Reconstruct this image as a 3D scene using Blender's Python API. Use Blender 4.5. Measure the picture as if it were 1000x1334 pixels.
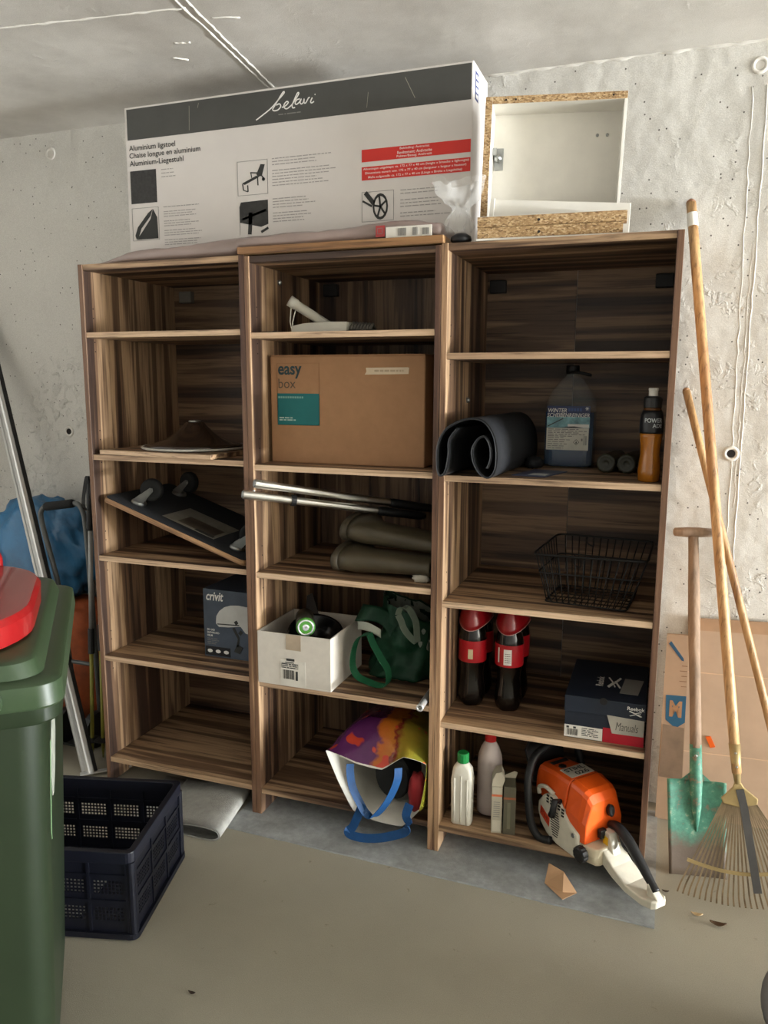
import bpy, bmesh, math, random
from mathutils import Vector, Matrix, noise
random.seed(7)
sc = bpy.context.scene
COL = sc.collection
for o in list(bpy.data.objects):
    bpy.data.objects.remove(o)
V = Vector
R = math.radians

# ---------------------------------------------------------------- camera
yaw, pit, rol = R(19.7996), R(9.4588), R(0.2281)
fw = V((-math.sin(yaw)*math.cos(pit), math.cos(yaw)*math.cos(pit), -math.sin(pit)))
rt = V((math.cos(yaw), math.sin(yaw), 0)); up = rt.cross(fw)
rt, up = rt*math.cos(rol)+up*math.sin(rol), up*math.cos(rol)-rt*math.sin(rol)
cd = bpy.data.cameras.new('camera'); cam = bpy.data.objects.new('camera', cd); COL.objects.link(cam)
cd.sensor_fit = 'VERTICAL'; cd.sensor_height = 36; cd.lens = 36*1010.08/1334; cd.clip_start = 0.05
cam.matrix_world = Matrix(((rt.x, up.x, -fw.x, 1.9161), (rt.y, up.y, -fw.y, -2.2271), (rt.z, up.z, -fw.z, 1.5063), (0, 0, 0, 1)))
sc.camera = cam

# ---------------------------------------------------------------- light: daylight through the open garage door on the right
w = bpy.data.worlds.new('overcast'); sc.world = w; w.use_nodes = True
w.node_tree.nodes['Background'].inputs[0].default_value = (0.85, 0.92, 1.0, 1)
w.node_tree.nodes['Background'].inputs[1].default_value = 1.0
def area(name, loc, rot, sx, sy, power, col):
    l = bpy.data.lights.new(name, 'AREA'); l.shape = 'RECTANGLE'; l.size = sx; l.size_y = sy; l.energy = power; l.color = col
    o = bpy.data.objects.new(name, l); COL.objects.link(o); o.location = loc; o.rotation_euler = rot
    return o
DOOR_Y0, DOOR_Y1, DOOR_Z, DOOR_X = -2.9, 0.52, 2.48, 15.0
area('door_daylight', (DOOR_X-0.02, (DOOR_Y0+DOOR_Y1)/2, DOOR_Z/2+0.02), (0, R(90), 0), DOOR_Z-0.1, DOOR_Y1-DOOR_Y0-0.1, 1500, (0.93, 0.975, 1.0))
# daylight thrown up from the bright driveway outside the same opening
area('driveway_bounce', (DOOR_X-0.10, (DOOR_Y0+DOOR_Y1)/2, 0.25), (0, R(125), 0), 0.45, DOOR_Y1-DOOR_Y0-0.2, 4100, (0.94, 0.975, 1.0))
sc.view_settings.view_transform = 'Standard'; sc.view_settings.look = 'None'
sc.view_settings.gamma = 1; sc.view_settings.use_curve_mapping = False
sc.view_settings.exposure = -0.24

# ---------------------------------------------------------------- materials
def lin(c):
    r = []
    for v in c[:3]:
        v /= 255.0
        r.append(v/12.92 if v <= 0.04045 else ((v+0.055)/1.055)**2.4)
    return (*r, 1)
def nodes(name):
    m = bpy.data.materials.new(name); m.use_nodes = True
    nt = m.node_tree; return m, nt, nt.nodes['Principled BSDF']
def N(nt, t, **kw):
    n = nt.nodes.new(t)
    for k, v in kw.items():
        if isinstance(k, str) and hasattr(n, k): setattr(n, k, v)
    return n
def mapped(nt, scale, rnd=0.0):
    tc = N(nt, 'ShaderNodeTexCoord'); mp = N(nt, 'ShaderNodeMapping'); mp.inputs['Scale'].default_value = scale
    src = tc.outputs['Object']
    if rnd:
        oi = N(nt, 'ShaderNodeObjectInfo'); mu = N(nt, 'ShaderNodeMath', operation='MULTIPLY'); mu.inputs[1].default_value = rnd
        nt.links.new(oi.outputs['Random'], mu.inputs[0])
        ad = N(nt, 'ShaderNodeVectorMath', operation='ADD')
        nt.links.new(src, ad.inputs[0]); nt.links.new(mu.outputs[0], ad.inputs[1]); src = ad.outputs[0]
    nt.links.new(src, mp.inputs[0]); return mp.outputs[0]
def noise_tex(nt, vec, scale, detail=3, rough=0.6, dist=0):
    n = N(nt, 'ShaderNodeTexNoise'); n.inputs['Scale'].default_value = scale; n.inputs['Detail'].default_value = detail
    n.inputs['Roughness'].default_value = rough; n.inputs['Distortion'].default_value = dist
    nt.links.new(vec, n.inputs['Vector']); return n.outputs['Fac']
def ramp(nt, fac, stops, interp='LINEAR'):
    r = N(nt, 'ShaderNodeValToRGB'); cr = r.color_ramp; cr.interpolation = interp
    while len(cr.elements) < len(stops): cr.elements.new(0.5)
    for e, (p, c) in zip(cr.elements, stops): e.position = p; e.color = c if len(c) == 4 else lin(c)
    nt.links.new(fac, r.inputs[0]); return r.outputs[0]
def mixc(nt, fac, a, b, mode='MIX'):
    m = N(nt, 'ShaderNodeMix', data_type='RGBA', blend_type=mode)
    if isinstance(fac, (int, float)): m.inputs[0].default_value = fac
    else: nt.links.new(fac, m.inputs[0])
    for i, v in ((6, a), (7, b)):
        if isinstance(v, tuple): m.inputs[i].default_value = v
        else: nt.links.new(v, m.inputs[i])
    return m.outputs[2]
def bump(nt, bs, fac, strength, dist=0.01, prev=None):
    b = N(nt, 'ShaderNodeBump'); b.inputs['Strength'].default_value = strength; b.inputs['Distance'].default_value = dist
    nt.links.new(fac, b.inputs['Height'])
    if prev: nt.links.new(prev, b.inputs['Normal'])
    nt.links.new(b.outputs[0], bs.inputs['Normal']); return b.outputs[0]
MC = {}
def mat(name, c, rough=0.5, metal=0.0, var=0.12, vs=14, bs=0.0, bsc=80, trans=0.0, alpha=1.0, coat=0.0, stretch=(1, 1, 1), ior=1.45, both=None):
    if name in MC: return MC[name]
    m, nt, b = nodes(name); base = lin(c)
    vec = mapped(nt, stretch, 3.0)
    if var:
        n = noise_tex(nt, vec, vs, 4)
        hi = tuple(min(1, v*(1+var)) for v in base[:3])+(1,); lo = both if both else tuple(v*(1-var) for v in base[:3])+(1,)
        if len(lo) == 3 and both: lo = lin(both)
        nt.links.new(ramp(nt, n, [(0.3, lo), (0.7, hi)]), b.inputs['Base Color'])
    else: b.inputs['Base Color'].default_value = base
    b.inputs['Roughness'].default_value = rough; b.inputs['Metallic'].default_value = metal
    b.inputs['Transmission Weight'].default_value = trans; b.inputs['Alpha'].default_value = alpha
    b.inputs['Coat Weight'].default_value = coat; b.inputs['IOR'].default_value = ior
    if bs: bump(nt, b, noise_tex(nt, vec, bsc, 4), bs, 0.004)
    MC[name] = m; return m
def wood(name, axis, light=(194, 163, 129), mid=(126, 99, 76), dark=(68, 50, 40), shift=0.0):
    m, nt, b = nodes(name)
    al = {'X': (0.035, 1, 1), 'Y': (1, 0.035, 1), 'Z': (1, 1, 0.035)}[axis]
    vec = mapped(nt, al, 5.0)
    n1 = noise_tex(nt, vec, 12, 3, 0.5, 0.3)
    n2 = noise_tex(nt, vec, 120, 4, 0.65, 0.4)
    base = ramp(nt, n1, [(0.34+shift, dark), (0.40+shift, mid), (0.435+shift, light), (0.50+shift, light), (0.525+shift, mid), (0.575+shift, mid), (0.61+shift, dark)])
    st = ramp(nt, n2, [(0.30, (112, 98, 88)), (0.47, (222, 216, 210)), (0.75, (255, 255, 255))])
    col = mixc(nt, 0.85, base, st, 'MULTIPLY')
    nt.links.new(col, b.inputs['Base Color']); b.inputs['Roughness'].default_value = 0.5
    bump(nt, b, n2, 0.08, 0.002)
    return m
def concrete(name, c, pits=True, rel=0.5, blotch=0.12, blotch_c=None, grain=260, gs=0.25, rough=0.85, spots=None):
    m, nt, b = nodes(name); base = lin(c)
    vec = mapped(nt, (1, 1, 1))
    lo = lin(blotch_c) if blotch_c else tuple(v*(1-blotch) for v in base[:3])+(1,)
    col = ramp(nt, noise_tex(nt, vec, 1.7, 6, 0.65), [(0.32, lo), (0.62, base)])
    col = mixc(nt, 0.5, col, ramp(nt, noise_tex(nt, vec, grain, 3), [(0.3, (200, 198, 194)), (0.7, (255, 255, 255))]), 'MULTIPLY')
    if pits:
        sx = N(nt, 'ShaderNodeSeparateXYZ'); cx = N(nt, 'ShaderNodeCombineXYZ'); nt.links.new(vec, sx.inputs[0])
        ad = N(nt, 'ShaderNodeMath', operation='ADD'); nt.links.new(sx.outputs[0], ad.inputs[0]); nt.links.new(sx.outputs[1], ad.inputs[1])
        nt.links.new(ad.outputs[0], cx.inputs[0]); nt.links.new(sx.outputs[2], cx.inputs[1])
        v = N(nt, 'ShaderNodeTexVoronoi'); v.voronoi_dimensions = '2D'; v.inputs['Scale'].default_value = 19; nt.links.new(cx.outputs[0], v.inputs['Vector'])
        pm = ramp(nt, v.outputs['Distance'], [(0.035, (255, 255, 255)), (0.06, (0, 0, 0))])
        sel = ramp(nt, noise_tex(nt, vec, 11, 2), [(0.50, (0, 0, 0)), (0.54, (255, 255, 255))])
        col = mixc(nt, mixc(nt, 1.0, pm, sel, 'MULTIPLY'), col, lin((72, 68, 62)))
    if spots:
        sp = ramp(nt, noise_tex(nt, vec, 23, 3, 0.6, 0.5), [(0.69, (0, 0, 0)), (0.73, (255, 255, 255))])
        col = mixc(nt, sp, col, lin(spots))
    nt.links.new(col, b.inputs['Base Color']); b.inputs['Roughness'].default_value = rough
    p = bump(nt, b, noise_tex(nt, vec, grain, 3), gs, 0.003)
    patch = ramp(nt, noise_tex(nt, vec, 3.1, 4, 0.6), [(0.50, (0, 0, 0)), (0.66, (255, 255, 255))])
    lump = ramp(nt, noise_tex(nt, vec, 26, 5, 0.6, 0.5), [(0.52, (0, 0, 0)), (0.75, (255, 255, 255))])
    p2 = bump(nt, b, mixc(nt, 1.0, patch, lump, 'MULTIPLY'), rel*0.55, 0.012, p)
    bump(nt, b, noise_tex(nt, vec, 6, 3, 0.5), rel*0.4, 0.03, p2)
    return m
# ---------------------------------------------------------------- mesh helpers
INV = {}
def thing(name, label, cat, loc=(0, 0, 0), rot=(0, 0, 0), group=None, local=False):
    o = bpy.data.objects.new(name, None); COL.objects.link(o); o.empty_display_size = 0.05
    o.location = loc; o.rotation_euler = rot; o['label'] = label; o['category'] = cat
    if group: o['group'] = group
    INV[o.name] = None if local else Matrix.Translation(-V(loc)); return o
def P(name, bm, m, parent=None, smooth=False, bev=0.0, label=None, local=None, mods=None, kind=None, seg=2):
    if parent is not None and INV.get(parent.name) is not None: bm.transform(INV[parent.name])
    me = bpy.data.meshes.new(name); bm.normal_update(); bm.to_mesh(me); bm.free()
    for x in (m if isinstance(m, (list, tuple)) else [m]): me.materials.append(x)
    if smooth:
        for p in me.polygons: p.use_smooth = True
        if smooth == 'auto': me.set_sharp_from_angle(angle=R(38))
    o = bpy.data.objects.new(name, me); COL.objects.link(o)
    if parent is not None:
        o.parent = parent; INV[o.name] = INV.get(parent.name)
    if bev:
        md = o.modifiers.new('bevel', 'BEVEL'); md.width = bev; md.segments = seg; md.limit_method = 'ANGLE'; md.angle_limit = R(35)
    if label: o['label'] = label
    if kind: o['kind'] = kind
    return o
def S(name, bm, m, label, cat, group=None, **kw):
    o = P(name, bm, m, **kw); o['label'] = label; o['category'] = cat
    if group: o['group'] = group
    return o
def struct(name, bm, m, **kw):
    o = P(name, bm, m, **kw); o['kind'] = 'structure'; return o
def B(): return bmesh.new()
def bx(bm, x0, y0, z0, x1, y1, z1, mi=0, front=None):
    vs = [bm.verts.new((x, y, z)) for z in (z0, z1) for y in (y0, y1) for x in (x0, x1)]
    for i, f in enumerate(((0, 2, 3, 1), (4, 5, 7, 6), (0, 1, 5, 4), (2, 6, 7, 3), (0, 4, 6, 2), (1, 3, 7, 5))):
        fc = bm.faces.new([vs[k] for k in f]); fc.material_index = front if (i == 2 and front is not None) else mi
    return bm
def box(*a, **k): return bx(B(), *a, **k)
def loft(bm, rings, cap0=True, cap1=True, mi=0, closed=True):
    rv = [[bm.verts.new(p) for p in r] for r in rings]; n = len(rv[0])
    for a, b in zip(rv, rv[1:]):
        for i in range(n if closed else n-1):
            j = (i+1) % n
            f = bm.faces.new((a[i], a[j], b[j], b[i])); f.material_index = mi
    if cap0: bm.faces.new(list(reversed(rv[0]))).material_index = mi
    if cap1: bm.faces.new(rv[-1]).material_index = mi
    return rv
def lathe(bm, prof, c=(0, 0, 0), n=24, cap0=True, cap1=True, sx=1, sy=1, mi=0, M=None):
    rings = []
    for r, z in prof:
        ring = [V((c[0]+r*sx*math.cos(2*math.pi*i/n), c[1]+r*sy*math.sin(2*math.pi*i/n), c[2]+z)) for i in range(n)]
        rings.append([M @ p for p in ring] if M else ring)
    loft(bm, rings, cap0, cap1, mi); return bm
def frame_along(pts):
    T = []
    for i in range(len(pts)):
        t = (pts[min(i+1, len(pts)-1)]-pts[max(i-1, 0)]); T.append(t.normalized() if t.length > 1e-9 else V((0, 0, 1)))
    n = T[0].orthogonal().normalized(); out = []
    for t in T:
        n = (n-t*n.dot(t)); n = n.normalized() if n.length > 1e-6 else t.orthogonal().normalized()
        out.append((n, t.cross(n)))
    return out
def tube(bm, pts, r, n=12, caps=True, closed=False, mi=0):
    pts = [V(p) for p in pts]; rr = r if isinstance(r, (list, tuple)) else [r]*len(pts)
    fr = frame_along(pts); rings = []
    for p, (a, b), q in zip(pts, fr, rr):
        rings.append([p+a*q*math.cos(2*math.pi*i/n)+b*q*math.sin(2*math.pi*i/n) for i in range(n)])
    loft(bm, rings, caps, caps, mi); return bm
def smooth(pts, k=6):
    pts = [V(p) for p in pts]; out = []
    for i in range(len(pts)-1):
        p0, p1, p2, p3 = pts[max(i-1, 0)], pts[i], pts[i+1], pts[min(i+2, len(pts)-1)]
        for j in range(k):
            t = j/k
            out.append(0.5*((2*p1)+(p2-p0)*t+(2*p0-5*p1+4*p2-p3)*t*t+(3*p1-p0-3*p2+p3)*t**3))
    return out+[pts[-1]]
def ribbon(bm, pts, wdir, width, th=0.0015, mi=0):
    """flat band along pts; wdir is the direction of its width (vector, or one per point)"""
    pts = [V(p) for p in pts]; rings = []
    for i, p in enumerate(pts):
        t = (pts[min(i+1, len(pts)-1)]-pts[max(i-1, 0)]).normalized()
        wd = V(wdir[i]) if isinstance(wdir, list) else V(wdir)
        wd = (wd-t*wd.dot(t)).normalized(); nn = t.cross(wd)
        a, b = wd*width/2, nn*th/2
        rings.append([p-a-b, p+a-b, p+a+b, p-a+b])
    loft(bm, rings, True, True, mi); return bm
def prism(bm, poly, fn, d0, d1, mi=0):
    """extrude a 2D polygon; fn(u, v, d) gives the 3D point"""
    loft(bm, [[V(fn(u, v, d0)) for u, v in poly], [V(fn(u, v, d1)) for u, v in poly]], True, True, mi); return bm
def grid(bm, nu, nv, f, mi=0):
    g = [[bm.verts.new(f(i/nu, j/nv)) for j in range(nv+1)] for i in range(nu+1)]
    for i in range(nu):
        for j in range(nv):
            bm.faces.new((g[i][j], g[i+1][j], g[i+1][j+1], g[i][j+1])).material_index = mi
    return g
def solid(o, th, off=0):
    md = o.modifiers.new('thickness', 'SOLIDIFY'); md.thickness = th; md.offset = off; return o
def subd(o, lv=1):
    md = o.modifiers.new('smooth', 'SUBSURF'); md.levels = lv; md.render_levels = lv; return o
def rrect(hx, hy, r, n=5):
    out = []
    for cx, cy, a0 in ((hx-r, hy-r, 0), (-hx+r, hy-r, 90), (-hx+r, -hy+r, 180), (hx-r, -hy+r, 270)):
        for k in range(n+1):
            a = R(a0+90*k/n); out.append((cx+r*math.cos(a), cy+r*math.sin(a)))
    return out
def rects(parent, name, m, rs, y, label=None):
    bm = B()
    for x0, z0, x1, z1 in rs:
        bx(bm, x0, y-0.0004, z0, x1, y+0.0003, z1)
    return P(name, bm, m, parent, label=label)
def poly_print(parent, name, m, polys, y, label=None):
    bm = B()
    for pl in polys: prism(bm, pl, lambda u, v, d: (u, d, v), y-0.0004, y+0.0003)
    return P(name, bm, m, parent, label=label)
def text(parent, s, x0, x1, z0, z1, y, m, bold=0.0, shear=0.0, warp=None, name='lettering', label=None):
    cu = bpy.data.curves.new('t', 'FONT'); cu.body = s; cu.size = 1; cu.shear = shear; cu.offset = bold; cu.resolution_u = 3; cu.fill_mode = 'FRONT'
    ob = bpy.data.objects.new('t', cu); me = bpy.data.meshes.new_from_object(ob)
    bm = B(); bm.from_mesh(me); bpy.data.objects.remove(ob); bpy.data.curves.remove(cu); bpy.data.meshes.remove(me)
    xs = [v.co.x for v in bm.verts]; ys = [v.co.y for v in bm.verts]
    a, b, c, d = min(xs), max(xs), min(ys), max(ys)
    for v in bm.verts:
        X = x0+(v.co.x-a)/(b-a)*(x1-x0); Z = z0+(v.co.y-c)/(d-c)*(z1-z0)
        v.co = warp(X, Z) if warp else V((X, y, Z))
    return P(name, bm, m, parent, label=label)
def barcode(x0, z0, x1, z1, seed=1):
    rr = random.Random(seed); x = x0; out = []
    while x < x1:
        wd = rr.choice((0.0006, 0.001, 0.0016)); out.append((x, z0, min(x+wd, x1), z1)); x += wd+rr.choice((0.0008, 0.0013, 0.002))
    return out
def textlines(x0, x1, z1, z0, n, h=0.003, seed=1, gaps=()):
    rr = random.Random(seed); out = []
    for i in range(n):
        if i in gaps: continue
        z = z1-(z1-z0)*i/max(1, n-1); x = x0; end = x1-rr.random()*(x1-x0)*0.35
        while x < end:
            l = rr.uniform(0.006, 0.022); out.append((x, z-h/2, min(x+l, end), z+h/2)); x += l+0.0035
    return out
def blob(bm, c, rad, n=24, m_=14, amp=0.12, fr=3.0, seed=0, zmin=None, zcut=None, xmax=None, ymax=None, power=1.0):
    rings = []
    for i in range(m_+1):
        ph = math.pi*(i+0.001)/(m_+0.002); ring = []
        for j in range(n):
            th = 2*math.pi*j/n
            d = V((math.sin(ph)*math.cos(th), math.sin(ph)*math.sin(th), math.cos(ph)))
            d = V([math.copysign(abs(q)**power, q) for q in d])
            k = 1+amp*(noise.noise(d*fr+V((seed*7.1, seed*3.3, 1)))+0.6*noise.noise(d*fr*2.3+V((seed, 5, 9)))+0.35*noise.noise(d*fr*5+V((2, seed, 4))))
            p = V((c[0]+d.x*rad[0]*k, c[1]+d.y*rad[1]*k, c[2]+d.z*rad[2]*k))
            if zmin is not None: p.z = max(p.z, zmin)
            if xmax is not None: p.x = min(p.x, xmax)
            if ymax is not None: p.y = min(p.y, ymax)
            ring.append(p)
        rings.append(ring)
    loft(bm, rings); return bm
# shared materials
M_white = mat('white_melamine', (226, 222, 212), 0.45, var=0.04)
M_black = mat('black_plastic', (24, 24, 25), 0.45, var=0.2)
M_ink = mat('dark_ink', (52, 52, 50), 0.7, var=0.1)
M_inkgrey = mat('grey_ink', (128, 126, 122), 0.8, var=0.05)
M_wprint = mat('white_print', (232, 230, 224), 0.6, var=0.03)
M_card = mat('kraft_cardboard', (158, 118, 84), 0.8, var=0.06, vs=30, bs=0.05, bsc=60)
M_alu = mat('brushed_aluminium', (214, 214, 212), 0.34, 0.6, var=0.1, stretch=(1, 1, 0.1))
M_steel = mat('zinc_steel', (170, 172, 170), 0.35, 1.0, var=0.2)
M_wire = mat('black_wire', (9, 9, 9), 0.5, var=0.1)
M_paper = mat('white_paper', (224, 220, 210), 0.7, var=0.05)
WZ, WX = wood('walnut_grain_upright', 'Z'), wood('walnut_grain_lengthwise', 'X')
WXB = wood('walnut_back_shaded_lengthwise', 'X', (150, 122, 94), (108, 84, 65), (66, 49, 39))  # both back materials: same walnut, darkened in colour for shade inside the cases
WZB = wood('walnut_back_shaded_upright', 'Z', (150, 122, 94), (108, 84, 65), (66, 49, 39))
WEDGE = wood('pale_edge_banding', 'X', (224, 194, 162), (212, 182, 150), (188, 158, 128))
WPE = wood('panel_edge_banding', 'Z', (184, 148, 114), (128, 95, 72), (86, 58, 44))

# ================================================================ room shell
WALL_Y, CEIL = 0.57, 2.54
struct('floor', box(-1.25, -4.5, -0.1, DOOR_X+0.15, WALL_Y+0.15, 0), concrete('floor_screed', (168, 162, 145), False, 0.18, 0.10, None, 420, 0.35, 0.75, (138, 131, 114)))
M_wall = concrete('painted_concrete_wall', (218, 215, 208), True, 1.35, 0.06)
M_wall2 = concrete('painted_concrete_side', (214, 211, 205), True, 0.5, 0.06)
wb = struct('wall_back', box(-1.25, WALL_Y, 0, DOOR_X+0.15, WALL_Y+0.15, CEIL), M_wall)
struct('wall_left', box(-1.4, -4.5, 0, -1.25, WALL_Y+0.15, CEIL), M_wall2)
struct('wall_front', box(-1.4, -4.65, 0, DOOR_X+0.15, -4.5, CEIL), M_wall2)
bm = box(DOOR_X, -4.5, 0, DOOR_X+0.15, DOOR_Y0, CEIL); bx(bm, DOOR_X, DOOR_Y1, 0, DOOR_X+0.15, WALL_Y, CEIL); bx(bm, DOOR_X, DOOR_Y0, DOOR_Z, DOOR_X+0.15, DOOR_Y1, CEIL)
struct('wall_right', bm, M_wall2)
ce = struct('ceiling', box(-1.4, -4.65, CEIL, DOOR_X+0.15, WALL_Y+0.15, CEIL+0.15), concrete('raw_concrete_ceiling', (226, 222, 215), False, 0.35, 0.2, (196, 191, 183), 300, 0.2))
INV[wb.name] = INV[ce.name] = None
# formwork seams and tie holes belong to the wall and the ceiling
M_seam = mat('seam_cement', (216, 212, 204), 0.85, var=0.1, bs=0.3)
def ridge(parent, a, b, r, nrm, jit=0.003, n=40):
    a, b = V(a), V(b); rr = random.Random(int(a.x*999)); d = (b-a).normalized(); s = d.cross(V(nrm)).normalized()
    pts = [a.lerp(b, i/n)+s*rr.uniform(-jit, jit) for i in range(n+1)]
    P('seam_ridge', tube(B(), pts, [r*rr.uniform(0.6, 1.25) for _ in pts], 6), M_seam, parent, smooth=True)
ridge(wb, (2.150, WALL_Y, 2.41), (2.158, WALL_Y, 0.85), 0.0022, (0, 1, 0), 0.0022)
ridge(wb, (2.108, WALL_Y, 2.41), (2.138, WALL_Y, 0.80), 0.0017, (0, 1, 0), 0.003)
ridge(wb, (2.142, WALL_Y, 1.95), (2.147, WALL_Y, 1.10), 0.0013, (0, 1, 0), 0.003)
ridge(wb, (1.2, WALL_Y, CEIL), (3.2, WALL_Y, CEIL), 0.007, (0, 1, 0), 0.004, 90)
ridge(ce, (0.585, -0.24, CEIL), (0.505, 0.57, CEIL), 0.004, (0, 0, 1), 0.002)
ridge(ce, (0.612, -0.24, CEIL), (0.523, 0.57, CEIL), 0.004, (0, 0, 1), 0.002)
ridge(ce, (-0.9, -0.37, CEIL), (0.585, -0.185, CEIL), 0.004, (0, 0, 1), 0.003, 60)
ridge(ce, (0.612, -0.24, CEIL), (0.66, -0.9, CEIL), 0.004, (0, 0, 1), 0.002)
ridge(ce, (0.42, 0.0, CEIL), (0.47, 0.012, CEIL), 0.004, (0, 0, 1), 0.003, 8)
ridge(ce, (0.35, 0.09, CEIL), (0.39, 0.12, CEIL), 0.004, (0, 0, 1), 0.003, 8)
ridge(ce, (0.62, -0.11, CEIL), (0.70, -0.085, CEIL), 0.003, (0, 0, 1), 0.002, 8)
M_hole = mat('tie_hole_dark', (38, 34, 32), 0.9, var=0.1)
for x, z, dark in ((2.127, 1.28, True), (2.124, 2.468, False), (-0.595, 2.457, False), (-0.589, 1.286, True)):
    Mx = Matrix.Translation((x, WALL_Y, z)) @ Matrix.Rotation(R(90), 4, 'X')
    h = P('tie_hole_ring', lathe(B(), [(0.026, -0.001), (0.025, 0.003), (0.019, 0.0045), (0.014, 0.002), (0.013, -0.001)], n=20, M=Mx), M_seam, wb, smooth=True)
    P('tie_hole', lathe(B(), [(0.0128, -0.001), (0.0128, 0.0022 if dark else 0.001)], n=16, M=Mx), M_hole if dark else M_seam, wb)
# ================================================================ bookcases
T, DEP, FZ = 0.018, 0.54, 0.006
def bookcase(x0, wd, H, shelves, label, backm, hangers, seams=1, hangm=None, drop=()):
    t = thing('bookcase', label, 'bookcase', (x0+wd/2, 0, 0), group=None)
    for a in (x0, x0+wd-T):
        P('side_panel', box(a, 0, FZ, a+T, DEP, H, front=1), [WZ, WPE], t, bev=0.0012)
    P('top_board', box(x0+T, 0.004, H-0.02, x0+wd-T, DEP-0.01, H, front=1), [WX, WX], t, bev=0.001)
    for i, z in enumerate(shelves):
        last = i == len(shelves)-1
        P('bottom_board' if last else 'shelf', box(x0+T, 0.003, z-0.019, x0+wd-T, DEP-0.012, z, front=1), [WX, WX if last else WEDGE], t, bev=0.001)
    k = (wd-2*T)/seams
    for i in range(seams):
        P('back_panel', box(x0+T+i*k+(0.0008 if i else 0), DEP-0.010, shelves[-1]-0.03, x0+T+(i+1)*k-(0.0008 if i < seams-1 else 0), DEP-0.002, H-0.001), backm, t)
    P('plinth', box(x0+T, 0.16, FZ, x0+wd-T, 0.176, shelves[-1]-0.0195), WX, t)
    for hx, hz in hangers:
        P('hanger_cover', box(hx-0.028, DEP-0.036, hz-0.022, hx+0.028, DEP-0.0105, hz+0.022), hangm, t, bev=0.003)
    # rows of shelf-pin holes near the front of both sides
    bm = B()
    for sx, nx in ((x0+T, 1), (x0+wd-T, -1)):
        for s in shelves[:-1]:
            for dz in (-0.064, -0.032, 0.05, 0.082):
                Mx = Matrix.Translation((sx, 0.045, s+dz)) @ Matrix.Rotation(R(90*nx), 4, 'Y')
                lathe(bm, [(0.0025, -0.0005), (0.0025, 0.0004)], n=8, M=Mx)
    P('pin_hole', bm, M_hole, t, kind='stuff')
    return t
M_hangb = mat('hanger_black', (22, 20, 20), 0.5)
M_hangg = mat('hanger_grey', (120, 116, 108), 0.5)
ZA = [1.674, 1.252, 0.886, 0.508, 0.107]; ZB = [1.662, 1.241, 0.880, 0.498, 0.102]; ZC = [1.593, 1.235, 0.845, 0.452, 0.096]
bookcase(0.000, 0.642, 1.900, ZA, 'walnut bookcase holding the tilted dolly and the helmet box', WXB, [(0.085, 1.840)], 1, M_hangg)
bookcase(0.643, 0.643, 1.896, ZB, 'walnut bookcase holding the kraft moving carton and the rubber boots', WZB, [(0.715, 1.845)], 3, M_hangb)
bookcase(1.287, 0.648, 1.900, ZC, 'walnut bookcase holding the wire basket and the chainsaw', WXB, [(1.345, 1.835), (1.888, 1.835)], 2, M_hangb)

for root_, hx, hy, hz in (('bookcase.001', 0.661, 0.20, 1.838), ('bookcase.002', 1.305, 0.26, 1.452)):
    Mx = Matrix.Translation((hx, hy, hz)) @ Matrix.Rotation(R(90), 4, 'Y')
    P('hinge_plate', lathe(B(), [(0.009, 0), (0.009, 0.006), (0.005, 0.010)], n=10, M=Mx), M_steel, bpy.data.objects[root_])
# ================================================================ on top of the bookcases
# --- long printed lounger carton
t = thing('lounger_carton', 'long white carton with dark grey band and red stripes on the bookcase tops', 'carton', (0.69, 0.29, 1.901))
M_ctn = mat('carton_white', (214, 208, 203), 0.6, var=0.03, vs=5, bs=0.02, bsc=20)
FY = 0.20
P('body', box(0.068, FY, 1.901, 1.320, FY+0.19, 2.452), M_ctn, t, bev=0.004)
M_band = mat('carton_band', (72, 72, 69), 0.55, var=0.06)
M_red = mat('carton_red', (206, 50, 42), 0.55, var=0.04)
y = FY-0.0006
rects(t, 'grey_band', M_band, [(0.079, 2.343, 1.314, 2.444)], y)
M_scr = mat('script_print', (235, 233, 228), 0.6, var=0.02)
strokes = [[(0.5896, 2.3582), (0.6159, 2.3721), (0.6456, 2.3891), (0.6715, 2.4105), (0.6936, 2.4297), (0.6901, 2.4331), (0.6753, 2.4161), (0.6589, 2.3949), (0.6514, 2.3848), (0.6571, 2.3799), (0.671, 2.3815), (0.6806, 2.3908), (0.6764, 2.3991), (0.6647, 2.3961)],
 [(0.6848, 2.3873), (0.6979, 2.3907), (0.7081, 2.3993), (0.7032, 2.4034), (0.6944, 2.3971), (0.6921, 2.3877), (0.7006, 2.3814), (0.7122, 2.3856), (0.7253, 2.3962), (0.7413, 2.4148), (0.7464, 2.4238), (0.7414, 2.4243), (0.7312, 2.4081), (0.7223, 2.3911), (0.7236, 2.3819), (0.7322, 2.3822)],
 [(0.7496, 2.4061), (0.7389, 2.4041), (0.7326, 2.3957), (0.7371, 2.3907), (0.7464, 2.3955), (0.755, 2.4055), (0.7503, 2.3958), (0.754, 2.3902), (0.7609, 2.3933), (0.7649, 2.4045), (0.7647, 2.3929), (0.7708, 2.3922), (0.7801, 2.4053), (0.7847, 2.4061)],
 [(0.7937, 2.4051), (0.7875, 2.3943), (0.7905, 2.3894), (0.7996, 2.3929)], [(0.802, 2.4130), (0.8045, 2.4135)]]
bm = B()
for i, s in enumerate(strokes):
    pts = smooth([(a, y-0.0006, b) for a, b in s], 4)
    ribbon(bm, pts, [(pts[min(j+1, len(pts)-1)]-pts[max(j-1, 0)]).cross(V((0, 1, 0))) for j in range(len(pts))], 0.0036, 0.0006)
P('script_logo', bm, M_scr, t)
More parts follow.
